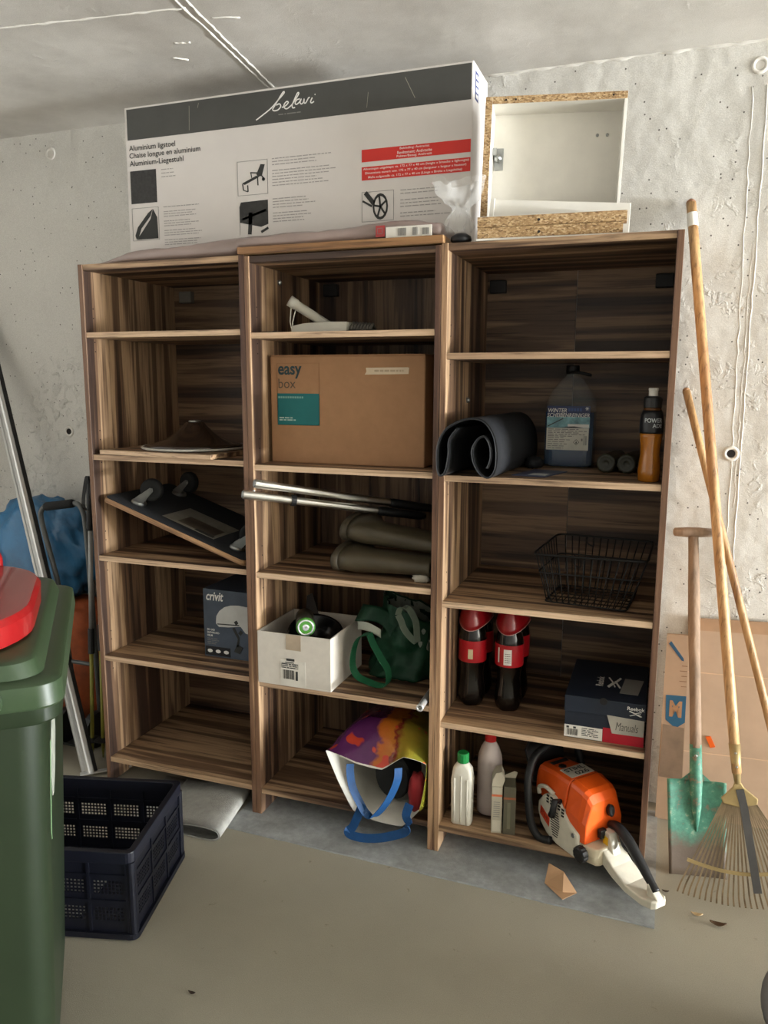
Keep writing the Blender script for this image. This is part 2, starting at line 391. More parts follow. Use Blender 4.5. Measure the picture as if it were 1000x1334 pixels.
rects(t, 'small_print', M_inkgrey, [(0.672, 2.365, 0.690, 2.368), (0.694, 2.365, 0.699, 2.368), (0.703, 2.365, 0.735, 2.368), (0.738, 2.365, 0.752, 2.368)], y-0.0006)
for s, x1, z0 in (('Aluminium ligstoel', 0.274, 2.302), ('Chaise longue en aluminium', 0.373, 2.277), ('Aluminium-Liegestuhl', 0.305, 2.251)):
    text(t, s, 0.083, x1, z0, z0+0.0235, y, M_ink, bold=0.012)
rects(t, 'fabric_swatch', mat('anthracite_swatch', (58, 57, 56), 0.8, var=0.25, vs=90), [(0.083, 2.130, 0.191, 2.240)], y)
for blk in (textlines(0.213, 0.285, 2.236, 2.212, 3, 0.0025, 2), textlines(0.216, 0.373, 2.112, 1.985, 17, 0.0025, 3, (1, 5, 9, 13)), textlines(0.645, 0.876, 2.234, 2.150, 10, 0.0026, 4, (3,)), textlines(0.645, 0.80, 2.108, 2.036, 9, 0.0026, 5, (4,)), textlines(1.093, 1.265, 2.102, 2.024, 9, 0.0026, 6, (2, 6))):
    rects(t, 'fine_print', mat('faint_ink', (160, 156, 152), 0.8, var=0.04), blk, y)
def frame(x0, z0, x1, z1, h=0.0012): return [(x0, z0, x1, z0+h), (x0, z1-h, x1, z1), (x0, z0, x0+h, z1), (x1-h, z0, x1, z1)]
for fr_ in ((0.514, 2.126, 0.628, 2.235), (0.963, 2.014, 1.071, 2.105), (0.083, 2.004, 0.195, 2.115)): rects(t, 'picture_frame', M_inkgrey, frame(*fr_), y)
# picture of the lounger
def bar(a, b, h):
    a, b = V((*a, 0)), V((*b, 0)); s = (b-a).normalized().cross(V((0, 0, 1)))*h/2
    return [(p.x, p.y) for p in (a-s, b-s, b+s, a+s)]
pic = [[(0.586, 2.190), (0.602, 2.221), (0.618, 2.219), (0.606, 2.184), (0.592, 2.182)], [(0.531, 2.165), (0.586, 2.186), (0.596, 2.181), (0.541, 2.160)],
       bar((0.533, 2.163), (0.536, 2.143), 0.004), bar((0.552, 2.158), (0.553, 2.137), 0.004), bar((0.536, 2.143), (0.553, 2.137), 0.003), bar((0.59, 2.182), (0.591, 2.155), 0.004), bar((0.606, 2.184), (0.616, 2.172), 0.004),
       bar((0.563, 2.197), (0.59, 2.194), 0.004), bar((0.565, 2.197), (0.568, 2.18), 0.003), [(0.612+0.006*math.cos(k*0.7), 2.173+0.006*math.sin(k*0.7)) for k in range(9)]]
poly_print(t, 'lounger_picture', M_ink, pic, y)
poly_print(t, 'detail_picture', mat('picture_dark', (52, 51, 50), 0.7, var=0.3, vs=30), [[(0.519, 1.999), (0.519, 2.090), (0.525, 2.105), (0.627, 2.107), (0.627, 2.030), (0.600, 2.022), (0.520, 2.040)], bar((0.556, 2.0), (0.562, 2.07), 0.014), bar((0.53, 2.05), (0.62, 2.075), 0.008), bar((0.60, 2.005), (0.627, 2.018), 0.008)], y-0.0004)
poly_print(t, 'handle_picture', M_ink, [[(0.093, 2.022), (0.105, 2.050), (0.150, 2.095), (0.170, 2.108), (0.160, 2.085), (0.120, 2.045), (0.108, 2.018), (0.098, 2.008)], [(0.108, 2.018), (0.120, 2.030), (0.160, 2.075), (0.172, 2.108), (0.188, 2.08), (0.190, 2.008), (0.100, 2.008)]], y)
whl = [bar((0.975, 2.103), (1.004, 2.068), 0.014), bar((0.966, 2.078), (0.998, 2.06), 0.006)]
cw = (1.026, 2.058)
for k in range(16):
    a, b = k/16*2*math.pi, (k+1)/16*2*math.pi
    f = lambda q, r: (cw[0]+r*0.026*math.cos(q), cw[1]+r*0.040*math.sin(q))
    whl.append([f(a, 0.78), f(a, 1), f(b, 1), f(b, 0.78)])
for k in range(5):
    a = k/5*2*math.pi+0.5; whl.append(bar(cw, (cw[0]+0.022*math.cos(a), cw[1]+0.034*math.sin(a)), 0.006))
poly_print(t, 'wheel_picture', M_ink, whl, y-0.0003)
rects(t, 'red_stripe', M_red, [(0.963, 2.195, 1.3155, 2.232), (0.963, 2.140, 1.3155, 2.180)], y)
for s, x0, x1, z0 in (('Bekleding: Antraciet', 1.090, 1.186, 2.2205), ('Revêtement: Anthracite', 1.082, 1.194, 2.2090), ('Polster/Bezug: Anthrazit', 1.080, 1.194, 2.1975),
                      ('Afmetingen uitgeklapt: ca. 172 x 77 x 40 cm (lengte x breedte x lighoogte)', 0.968, 1.311, 2.1685), ('Dimensions ouvert: env. 172 x 77 x 40 cm (longueur x largeur x hauteur)', 0.975, 1.303, 2.1560), ('Maße aufgestellt: ca. 172 x 77 x 40 cm (Länge x Breite x Liegehöhe)', 0.985, 1.290, 2.1430)):
    text(t, s, x0, x1, z0, z0+0.0085, y-0.0006, M_wprint, bold=0.006)
bm = B(); bx(bm, 1.3197, FY+0.022, 2.350, 1.3208, FY+0.062, 2.430)
P('side_label', bm, mat('blue_label', (46, 56, 110), 0.5), t)
bm = B()
for k in range(4): bx(bm, 1.3206, FY+0.030, 2.356+k*0.018, 1.3212, FY+0.054, 2.367+k*0.018)
P('side_marks', bm, M_wprint, t)
for q in (bar((1.106, 2.428), (1.138, 2.366), 0.0018), bar((0.985, 2.40), (0.98, 2.355), 0.0012), bar((0.335, 2.43), (0.332, 2.352), 0.0012), bar((0.372, 2.435), (0.368, 2.42), 0.0012)): poly_print(t, 'scratch', mat('scratch_grey', (150, 146, 132), 0.8), [q], y-0.0004)

# --- loose board on the middle bookcase
S('loose_board', box(0.628, -0.012, 1.9005, 1.293, 0.185, 1.9215, front=1), [wood('oak_board', 'X', (190, 150, 104), (170, 130, 88), (140, 104, 70)), wood('oak_board_edge', 'X', (172, 130, 86), (160, 118, 78), (140, 102, 66))], 'loose tan wooden board lying on top of the middle bookcase', 'board', bev=0.001)
# --- film-wrapped package
t = thing('wrapped_package', 'long flat package in pinkish grey plastic film in front of the printed carton', 'package', (0.62, 0.1, 1.90))
def pk(u, v):
    x = 0.03+u*1.245; a = v*math.pi*2
    base = 1.9015 if x < 0.60 else 1.923
    top = 1.908+0.030*min(1, u*6)+0.046*u - 0.02*max(0, u-0.93)/0.07
    n1 = noise.noise(V((x*6, v*3, 1.3))); n2 = noise.noise(V((x*22, math.cos(a)*2, math.sin(a)*2)))
    yy = 0.105+0.082*math.copysign(abs(math.cos(a))**0.6, math.cos(a))*(0.55+0.45*min(1, u*8))
    zz = (base+top)/2+(top-base)/2*math.copysign(abs(math.sin(a))**0.6, math.sin(a))
    k = max(0, math.sin(a)*0.8+0.2)
    yy += 0.006*n1; zz += k*(0.010*n1+0.005*n2)
    return V((x, min(max(yy, 0.008), 0.196), max(zz, base)))
bm = B(); nU, nV = 90, 28
loft(bm, [[pk(i/nU, j/nV) for j in range(nV)] for i in range(nU+1)])
M_film = mat('pinkish_film', (158, 140, 134), 0.3, var=0.18, vs=9, bs=0.35, bsc=45, coat=0.3, stretch=(0.3, 1, 1))
P('film_wrap', bm, M_film, t, smooth=True)
bm = B(); bx(bm, 1.080, 0.0135, 1.930, 1.108, 0.0165, 1.962); P('red_tag', bm, mat('tag_red', (176, 66, 66), 0.4), t)
bm = B(); bx(bm, 1.112, 0.0120, 1.926, 1.252, 0.0160, 1.956); P('paper_label', bm, M_paper, t)
rects(t, 'label_print', M_inkgrey, barcode(1.15, 1.930, 1.175, 1.951, 4)+barcode(1.195, 1.930, 1.21, 1.951, 5)+barcode(1.225, 1.930, 1.245, 1.948, 6)+frame(1.086, 1.938, 1.102, 1.955), 0.0113)
# --- clear crumpled bag and black foot
M_clear = mat('clear_film', (235, 235, 232), 0.12, var=0.0, bs=0.5, bsc=40, alpha=0.18)
def cb(u, v):
    a = u*2*math.pi; r = (0.028+0.028*v+0.02*math.sin(3*a+v*3)*v)*(1-0.55*math.exp(-((v-0.45)/0.12)**2))
    n = noise.noise(V((math.cos(a)*2.4, math.sin(a)*2.4, v*5)))
    return V((1.322+r*1.15*math.cos(a)+0.012*n, 0.05+r*0.8*math.sin(a)+0.012*n, 1.935+0.14*v+0.018*n*v))
bm = B(); grid(bm, 48, 24, cb)
S('plastic_bag', bm, M_clear, 'clear crumpled plastic bag tied shut beside the chipboard strips', 'plastic bag', smooth=True)
bm = B(); lathe(bm, [(0.001, 0), (0.022, 0.001), (0.027, 0.008), (0.025, 0.018), (0.014, 0.026), (0.001, 0.028)], (1.335, 0.03, 1.9015), 20, sx=1.15)
S('furniture_foot', bm, M_black, 'black rounded plastic foot under the clear plastic bag', 'furniture foot', smooth=True)
# --- white chipboard cabinet carcass
def chip(name):
    m, nt, b = nodes(name); vec = mapped(nt, (0.5, 1, 1))
    v = N(nt, 'ShaderNodeTexVoronoi'); v.inputs['Scale'].default_value = 330; nt.links.new(vec, v.inputs['Vector'])
    sp = N(nt, 'ShaderNodeSeparateColor'); nt.links.new(v.outputs['Color'], sp.inputs[0])
    nt.links.new(ramp(nt, sp.outputs[0], [(0.0, (112, 86, 56)), (0.3, (158, 126, 86)), (0.7, (178, 146, 104)), (1.0, (204, 178, 138))]), b.inputs['Base Color']); b.inputs['Roughness'].default_value = 0.85
    bump(nt, b, sp.outputs[0], 0.3, 0.002); return m
M_chip = chip('chipboard_core')
t = thing('cabinet_carcass', 'white open cabinet box with raw chipboard edges beside the printed carton', 'cabinet', (1.369, 0.105, 1.9150), (0, R(1.6), R(7)), local=True)
CW, CH, CD, ct = 0.390, 0.397, 0.105, 0.020
P('side_panel', box(0, 0, 0, ct, CD, CH, front=1), [M_white, M_chip], t, bev=0.0006)
P('top_panel', box(ct, 0, CH-ct, CW, CD, CH, front=1), [M_white, M_chip], t, bev=0.0006)
P('side_panel', box(CW-0.008, 0.001, 0, CW, CD, CH-ct), M_white, t, bev=0.0006)
P('back_panel', box(ct, CD-0.006, 0, CW-0.008, CD, CH-ct), M_white, t)
hg = P('hinge', box(ct+0.004, CD-0.010, 0.222, ct+0.030, CD-0.0062, 0.284), M_steel, t, bev=0.001)
bm = B(); lathe(bm, [(0.012, 0), (0.012, 0.012), (0.005, 0.018)], n=12, M=Matrix.Translation((ct+0.014, CD-0.0102, 0.255)) @ Matrix.Rotation(R(90), 4, 'X')); bx(bm, ct+0.001, CD-0.04, 0.258, ct+0.012, CD-0.012, 0.278)
P('hinge_cup', bm, M_steel, hg, bev=0.001)
bm = B(); bx(bm, 0.0085, -0.0008, 0.03, 0.012, 0.0, 0.036)
for xx in (0.318, 0.346):
    P('screw', lathe(B(), [(0.0045, 0), (0.0045, 0.004), (0.002, 0.006)], n=10, M=Matrix.Translation((xx, CD-0.0062, 0.312)) @ Matrix.Rotation(R(90), 4, 'X')), M_steel, t, smooth=True)
bm.free()
bm = B()
for xx, zz in ((0.085, CH-0.01), (0.058, CH-0.01), (0.352, CH-0.009)):
    lathe(bm, [(0.003, 0), (0.003, 0.0006)], n=8, M=Matrix.Translation((xx, 0.0, zz)) @ Matrix.Rotation(R(90), 4, 'X'))
P('dowel_hole', bm, M_hole, t)
# white panel leaning, and two chipboard strips stacked in front
t = thing('white_board', 'narrow white panel leaning between the cabinet box and the chipboard strips', 'panel', (1.60, 0.085, 1.901))
bm = B(); prism(bm, [(1.408, 1.9015), (1.790, 1.9015), (1.792, 1.995), (1.416, 2.026)], lambda u, v, d: (u, d+(u-1.6)*0.06, v), 0.092, 0.1)
P('panel_board', bm, M_white, t, bev=0.0006)
bm = B(); prism(bm, [(1.400, 1.9015), (1.412, 1.9015), (1.421, 2.026), (1.410, 2.026)], lambda u, v, d: (u, d, v), 0.068, 0.0785)
P('edge_strip', bm, M_white, t)
for z0, z1, xa, xb, ya, lab in ((1.9012, 1.9365, 1.388, 1.780, 0.004, 'lower chipboard strip resting on the bookcase below the white cabinet box'), (1.9372, 1.9665, 1.386, 1.789, 0.010, 'upper chipboard strip stacked on another strip below the white cabinet box')):
    t = thing('chipboard_strip', lab, 'board', ((xa+xb)/2, ya, z0), group='chipboard strips on the bookcase')
    Mr = Matrix.Translation((xa, ya, 0)) @ Matrix.Rotation(R(4.5), 4, 'Z') @ Matrix.Translation((-xa, -ya, 0))
    def rb(bm): bm.transform(Mr); return bm
    P('core', rb(box(xa, ya, z0+(0.006 if z0 < 1.92 else 0.0), xb, ya+0.038, z1-0.001)), M_chip, t, bev=0.0006)
    if z0 < 1.92: P('white_face', rb(box(xa-0.003, ya+0.001, z0, xb, ya+0.038, z0+0.0057)), M_white, t)
    else: P('white_face', rb(box(xa, ya+0.001, z1-0.0008, xb, ya+0.038, z1)), M_white, t)
    P('dowel_hole', lathe(B(), [(0.004, 0), (0.004, 0.0006)], n=8, M=Mr @ Matrix.Translation((xa+0.17, ya, (z0+z1)/2)) @ Matrix.Rotation(R(90), 4, 'X')), M_hole, t)
# ================================================================ left bookcase contents
z = ZA[1]+0.0005
# loose panel under the lampshade
bm = box(-0.235, -0.18, 0, 0.235, 0.18, 0.016, front=1); bm.transform(Matrix.Translation((0.285, 0.178, z)) @ Matrix.Rotation(R(-3), 4, 'Z'))
S('shelf_board', bm, [WX, WEDGE], 'loose walnut panel lying under the dark lampshade', 'board', bev=0.001)
t = thing('lampshade', 'dark brown flared lampshade with pale rim and metal collar on a loose panel', 'lampshade', (0.30, 0.20, z+0.017))
c = (0.315, 0.195, z+0.017)
P('rim', lathe(B(), [(0.165, 0.0), (0.188, 0.002), (0.191, 0.006), (0.188, 0.010), (0.168, 0.008)], c, 48), mat('rim_grey', (178, 174, 164), 0.4), t, smooth=True)
M_sh = mat('shade_brown', (50, 37, 29), 0.22, var=0.15, coat=0.4)
P('shade', lathe(B(), [(0.183, 0.0095), (0.150, 0.018), (0.105, 0.034), (0.070, 0.055), (0.045, 0.078), (0.034, 0.092), (0.031, 0.094)], c, 48), M_sh, t, smooth=True)
P('collar', lathe(B(), [(0.022, 0.0945), (0.022, 0.099), (0.018, 0.101)], c, 20), M_steel, t, smooth=True)
# --- dolly
zL, zR = 1.100, 0.910
ang = math.atan2(zL-zR, 0.560)
t = thing('furniture_dolly', 'upside-down furniture dolly with black felt board and four castors, tilted on the shelf', 'dolly', (0.605, 0.012, ZA[2]+0.006), (0, ang, 0), local=True)
L, Dp = 0.600, 0.40
bm = B(); prism(bm, [(p[0]-L/2, p[1]+Dp/2) for p in rrect(L/2, Dp/2, 0.02, 4)], lambda u, v, d: (u, v, d), 0, 0.018)
P('board', bm, wood('dolly_wood', 'X', (186, 146, 104), (160, 122, 86), (130, 96, 66)), t, bev=0.003)
bm = B(); prism(bm, [(p[0]-L/2, p[1]+Dp/2) for p in rrect(L/2-0.004, Dp/2-0.004, 0.018, 4)], lambda u, v, d: (u, v, d), 0.0182, 0.0205)
P('felt_cover', bm, mat('black_felt', (27, 29, 33), 0.95, var=0.2, vs=60, bs=0.3, bsc=300), t)
bm = B(); bx(bm, -0.385, 0.06, 0.0206, -0.165, 0.235, 0.0214); lb = P('paper_label', bm, mat('label_grey', (120, 116, 106), 0.5, var=0.3, vs=12), t)
bm = B(); bx(bm, -0.33, 0.075, 0.0214, -0.18, 0.16, 0.0217); P('label_picture', bm, mat('label_brown', (66, 56, 46), 0.5, var=0.6, vs=18), lb)
bm = B(); bx(bm, -0.25, 0.064, 0.0217, -0.172, 0.082, 0.022); P('label_text', bm, M_ink, lb)
M_tyre = mat('castor_tyre', (15, 15, 15), 0.75, var=0.2); M_hub = mat('castor_hub', (44, 43, 43), 0.5)
for cx, cy, ca in ((-0.500, 0.075, 20), (-0.500, 0.325, -10), (-0.075, 0.075, 15), (-0.075, 0.325, 160)):
    Mc = Matrix.Translation((cx, cy, 0.0205)) @ Matrix.Rotation(R(ca), 4, 'Z')
    bm = B(); lathe(bm, [(0.028, 0), (0.028, 0.004), (0.024, 0.010), (0.014, 0.014)], n=18, M=Mc)
    cs = P('castor_plate', bm, M_steel, t, smooth=False)
    bm = B()
    for s in (-1, 1):
        poly = [(-0.022, 0.010), (0.018, 0.010), (0.043, 0.064), (0.039, 0.074), (0.028, 0.073), (0.018, 0.060)]
        rings = [[Mc @ V((u, s*0.0165+d, v)) for u, v in poly] for d in (-0.001, 0.001)]
        loft(bm, rings)
    P('castor_fork', bm, M_steel, cs)
    Mw = Mc @ Matrix.Translation((0.034, 0, 0.064)) @ Matrix.Rotation(R(90), 4, 'X')
    P('castor_wheel', lathe(B(), [(0.030, -0.012), (0.036, -0.013), (0.0405, -0.009), (0.0405, 0.009), (0.036, 0.013), (0.030, 0.012)], n=28, M=Mw), M_tyre, cs, smooth=True)
    P('axle_bolt', lathe(B(), [(0.006, -0.021), (0.006, 0.021)], n=8, M=Mw), M_steel, cs)
# --- ski helmet box
z = ZA[3]+0.0005; HY = 0.13
t = thing('helmet_box', 'blue-grey ski helmet box standing in the left bookcase', 'box', (0.49, 0.24, z))
M_hbox = mat('helmet_box_print', (70, 80, 94), 0.45, var=0.3, vs=6)
P('carton', box(0.366, HY, z, 0.616, HY+0.24, z+0.256), M_hbox, t, bev=0.002)
y = HY-0.0006
text(t, 'crivit', 0.380, 0.452, z+0.214, z+0.246, y, M_wprint, bold=0.02, shear=0.25)
text(t, 'SKI- UND', 0.380, 0.412, z+0.100, z+0.1075, y, M_wprint, bold=0.02)
text(t, 'SNOWBOARD-', 0.380, 0.432, z+0.089, z+0.0965, y, M_wprint, bold=0.02)
text(t, 'HELM', 0.380, 0.402, z+0.078, z+0.0855, y, M_wprint, bold=0.02)
rects(t, 'fine_print', M_inkgrey, textlines(0.380, 0.43, z+0.070, z+0.050, 4, 0.0022, 9), y)
rects(t, 'icon_strip', mat('icon_black', (20, 21, 24), 0.5), [(0.371, z+0.006, 0.475, z+0.040)], y)
poly_print(t, 'icons', M_wprint, [[(0.390+i*0.034+0.011*math.cos(k*0.7854), z+0.023+0.007*math.sin(k*0.7854)) for k in range(8)] for i in range(3)], y-0.0005)
M_hel = mat('helmet_print', (196, 196, 192), 0.5, var=0.12, vs=10)
hel = [(0.418, 0.130), (0.421, 0.158), (0.434, 0.178), (0.455, 0.194), (0.482, 0.203), (0.515, 0.206), (0.56, 0.202), (0.598, 0.185), (0.610, 0.15), (0.600, 0.11), (0.575, 0.098), (0.540, 0.105), (0.520, 0.128), (0.470, 0.120), (0.430, 0.118)]
poly_print(t, 'helmet_picture', M_hel, [[(a, z+b) for a, b in hel]], y-0.0003)
poly_print(t, 'helmet_trim', M_ink, [[(a, z+b) for a, b in pl] for pl in (bar((0.490, 0.120), (0.512, 0.082), 0.010), bar((0.512, 0.082), (0.505, 0.050), 0.008), [(0.490, 0.030), (0.515, 0.024), (0.528, 0.05), (0.505, 0.058)], [(0.493, 0.142), (0.504, 0.150), (0.512, 0.140), (0.502, 0.130)], bar((0.515, 0.108), (0.525, 0.10), 0.016), bar((0.424, 0.128), (0.515, 0.132), 0.004))], y-0.0007)

# ================================================================ middle bookcase contents
z = ZB[0]+0.0006
t = thing('spout_holder', 'white plastic spout tube propped on a small tray on the top shelf', 'spout', (0.84, 0.15, z))
M_pvc = mat('white_pvc', (206, 202, 188), 0.4, var=0.05)
bm = B(); a, b = V((0.748, 0.105, 1.768)), V((0.862, 0.190, 1.684)); d = (b-a).normalized()
fr = frame_along([a, b])[0]
ring = lambda p, r, k=0: [p+fr[0]*r*math.cos(q*math.pi/8)+fr[1]*r*math.sin(q*math.pi/8) for q in range(16)]
loft(bm, [ring(b, 0.015), ring(a+d*0.028, 0.0155), ring(a+d*0.026, 0.0175), ring(a, 0.0180), ring(a+d*0.001, 0.0150), ring(a+d*0.05, 0.0135), ring(b-d*0.02, 0.011)])
P('tube', bm, M_pvc, t, smooth=True)
bm = B(); tube(bm, [(0.752, 0.110, 1.752), (0.743, 0.118, 1.70), (0.748, 0.124, 1.672)], 0.0022, 6); tube(bm, [(0.764, 0.120, 1.744), (0.750, 0.122, 1.70), (0.748, 0.126, 1.672)], 0.0022, 6)
P('strut', bm, M_pvc, t, smooth=True)
bm = B(); prism(bm, [(0.745, z), (0.940, z), (0.944, z+0.036), (0.87, z+0.038), (0.79, z+0.034), (0.745, z+0.026)], lambda u, v, d: (u, d, v), 0.12, 0.19)
P('tray', bm, M_pvc, t, bev=0.003)
bm = B()
for k in range(7): tube(bm, [(0.951+k*0.011, 0.155-0.022, z+0.012), (0.951+k*0.011, 0.155, z+0.034-k*0.001), (0.951+k*0.011, 0.155+0.022, z+0.012)], 0.006, 6)
bx(bm, 0.945, 0.135, z, 1.025, 0.175, z+0.012)
P('corrugated_sleeve', bm, mat('sleeve_grey', (92, 88, 80), 0.6), t, smooth=True)
bm = B(); bx(bm, 0.668, 0.06, z, 0.735, 0.14, z+0.006); lathe(bm, [(0.008, 0.006), (0.007, 0.009)], (0.70, 0.09, z), 10)
S('plastic_plate', bm, M_black, 'flat black plastic plate beside the white spout on the top shelf', 'plate', bev=0.001)
# --- kraft moving carton
z = ZB[1]+0.0006; EY = 0.10
t = thing('moving_carton', 'brown kraft carton with teal print filling its shelf', 'carton', (0.94, 0.28, z))
P('carton', box(0.676, EY, z, 1.212, EY+0.38, z+0.350), M_card, t, bev=0.004)
y = EY-0.0006
P('top_flap', box(0.679, EY+0.002, z+0.3502, 1.209, EY+0.185, z+0.3532), M_card, t)
text(t, 'easy', 0.705, 0.791, z+0.277, z+0.318, y, mat('easy_print', (38, 62, 66), 0.7), bold=0.022)
text(t, 'box', 0.706, 0.769, z+0.246, z+0.277, y, mat('box_print', (84, 72, 58), 0.7))
M_teal = mat('teal_print', (22, 104, 104), 0.65, var=0.05)
rects(t, 'teal_panel', M_teal, [(0.701, z+0.125, 0.8535, z+0.229)], y)
rects(t, 'panel_outline', mat('kraft_line', (140, 100, 68), 0.8), frame(0.701, z+0.125, 0.8535, z+0.327, 0.0012), y)
rects(t, 'small_print', mat('pale_teal', (120, 160, 150), 0.7), [(0.705+i*0.0085, z+0.213, 0.711+i*0.0085, z+0.2195) for i in range(11)], y-0.0005)
rects(t, 'small_print', mat('pale_teal2', (170, 190, 180), 0.7), textlines(0.708, 0.768, z+0.149, z+0.142, 2, 0.004, 12), y-0.0005)
bm = B(); prism(bm, [(1.012, z+0.290), (1.158, z+0.292), (1.160, z+0.311), (1.155, z+0.3125), (1.016, z+0.3115), (1.018, z+0.300)], lambda u, v, d: (u, d, v), EY-0.0016, EY-0.0006)
tp = P('masking_tape', bm, mat('masking_tape', (206, 188, 162), 0.7), t)
rects(tp, 'tape_writing', mat('pencil_grey', (170, 152, 128), 0.8), textlines(1.045, 1.15, z+0.302, z+0.302, 1, 0.006, 3), EY-0.0019)
# --- two poles and boots
z = ZB[2]
M_pole = mat('pole_aluminium', (216, 214, 208), 0.3, 1.0, var=0.06)
for a, b, kn, lab in (((0.652, -0.055, 1.150), (1.145, 0.34, 1.046), 0.42, 'aluminium pole with black clamp ring lying across the rubber boots'), ((0.690, -0.045, 1.186), (1.165, 0.41, 1.062), 0.0, 'aluminium pole with drilled end lying behind the clamped pole')):
    a, b = V(a), V(b); d = (b-a).normalized()
    t = thing('aluminium_pole', lab, 'pole', tuple(a), group='aluminium poles over the boots')
    P('shaft', tube(B(), [a, a+d*0.07, a+d*0.0705, a.lerp(b, 0.72)], [0.0145, 0.0145, 0.0130, 0.0130], 16), M_pole, t, smooth=False)
    P('grip', tube(B(), [a.lerp(b, 0.72), a.lerp(b, 0.74), a.lerp(b, 0.97), b], [0.013, 0.016, 0.015, 0.010], 12), M_black, t, smooth=True)
    if kn:
        c_ = a.lerp(b, 0.26)
        P('clamp_ring', tube(B(), [c_-d*0.008, c_+d*0.008], [0.019, 0.019], 16), M_black, t)
        P('spring_button', lathe(B(), [(0.004, 0), (0.004, 0.004)], tuple(a+d*0.035+V((0, 0, 0.0142))), 8), M_steel, t)
    else:
        P('drill_hole', lathe(B(), [(0.0035, 0), (0.0035, 0.0004)], n=8, M=Matrix.Translation(a+d*0.025+V((0.003, -0.0085, 0.0105))) @ Matrix.Rotation(R(45), 4, 'X')), M_hole, t)
    P('end_cap', tube(B(), [a-d*0.004, a+d*0.0005], [0.011, 0.0125], 14), mat('cap_grey', (150, 150, 148), 0.5), t)
M_rub = mat('olive_rubber', (72, 64, 48), 0.45, var=0.2, vs=10); M_sole = mat('olive_sole', (66, 58, 44), 0.6, var=0.15)
def boot(label, Mx):
    t = thing('rubber_boot', label, 'boot', (0, 0, 0), group='rubber boots on the shelf', local=True); t.matrix_world = Mx
    def ring(z, y0, y1, hw, n=28, p=0.8):
        cy, hy = (y0+y1)/2, (y1-y0)/2
        return [V((hw*math.copysign(abs(math.cos(2*math.pi*k/n))**p, math.cos(2*math.pi*k/n)), cy+hy*math.copysign(abs(math.sin(2*math.pi*k/n))**p, math.sin(2*math.pi*k/n)), z)) for k in range(n)]
    bm = B(); loft(bm, [ring(0, 0.004, 0.272, 0.040), ring(0.004, 0, 0.278, 0.046), ring(0.020, 0, 0.280, 0.047), ring(0.024, 0.004, 0.275, 0.044)])
    P('sole', bm, M_sole, t, smooth=True)
    bm = B(); loft(bm, [ring(0.0245, 0.006, 0.268, 0.042), ring(0.050, 0.004, 0.262, 0.044), ring(0.072, 0.004, 0.225, 0.044), ring(0.095, 0.006, 0.165, 0.041), ring(0.12, 0.010, 0.135, 0.037), ring(0.17, 0.010, 0.135, 0.035), ring(0.24, 0.004, 0.145, 0.032), ring(0.325, 0.002, 0.150, 0.029), ring(0.330, 0.001, 0.151, 0.031), ring(0.338, 0.001, 0.151, 0.031), ring(0.339, 0.006, 0.146, 0.027), ring(0.2, 0.012, 0.138, 0.027)], True, True)
    P('upper', bm, M_rub, t, smooth=True)
    return t
# lying with the shaft along +X, heel towards the room
boot('olive rubber boot lying directly on the shelf with its heel to the room', Matrix.Translation((0.912, 0.040, z+0.048)) @ Matrix.Rotation(R(90), 4, 'Y') @ Matrix.Rotation(R(0), 4, 'X'))
boot('olive rubber boot lying on top of the other boot', Matrix.Translation((0.926, 0.085, z+0.143)) @ Matrix.Rotation(R(95.5), 4, 'Y'))
bm = B(); blob(bm, (1.215, 0.07, z+0.014), (0.03, 0.016, 0.016), 14, 8, 0.5, 3, 4, zmin=z+0.0005)
S('paper_scrap', bm, mat('tissue', (196, 188, 172), 0.8), 'small crumpled white paper scrap beside the boots', 'paper scrap', smooth=True)
# --- white open carton, bowl, can
z = ZB[3]+0.0006
t = thing('white_carton', 'open white cardboard box holding a black bowl and a can', 'box', (0.80, 0.13, z))
M_wcard = mat('white_cardboard', (206, 198, 186), 0.75, var=0.04, vs=40)
x0, x1, y0, y1, h = 0.664, 0.933, -0.006, 0.270, 0.182
P('bottom', box(x0, y0, z, x1, y1, z+0.004), M_wcard, t)
P('front_wall', box(x0, y0, z+0.004, x1, y0+0.004, z+h), M_wcard, t, bev=0.001)
P('back_wall', box(x0, y1-0.004, z+0.004, x1, y1, z+h), M_wcard, t)
P('side_wall', box(x0, y0+0.004, z+0.004, x0+0.004, y1-0.004, z+h), M_wcard, t)
P('side_wall', box(x1-0.004, y0+0.004, z+0.004, x1, y1-0.004, z+h), M_wcard, t)
y = y0-0.0006
rects(t, 'packing_tape', mat('brown_tape', (176, 158, 136), 0.45), [(0.771, z+0.128, 0.826, z+h)], y)
lb = rects(t, 'shipping_label', mat('label_film', (214, 208, 196), 0.4), [(0.750, z+0.002, 0.842, z+0.092)], y)
rects(lb, 'label_print', M_ink, barcode(0.760, z+0.026, 0.800, z+0.058, 3)+[(0.806, z+0.024, 0.814, z+0.056), (0.772, z+0.090, 0.802, z+0.098), (0.768, z+0.083, 0.800, z+0.086)]+textlines(0.756, 0.82, z+0.078, z+0.066, 3, 0.003, 8)+frame(0.754, z+0.064, 0.815, z+0.081, 0.0008), y-0.0006)
P('inner_shade', box(x0+0.005, y0+0.0045, z+0.0045, x1-0.005, y1-0.0045, z+0.006), M_card, t)
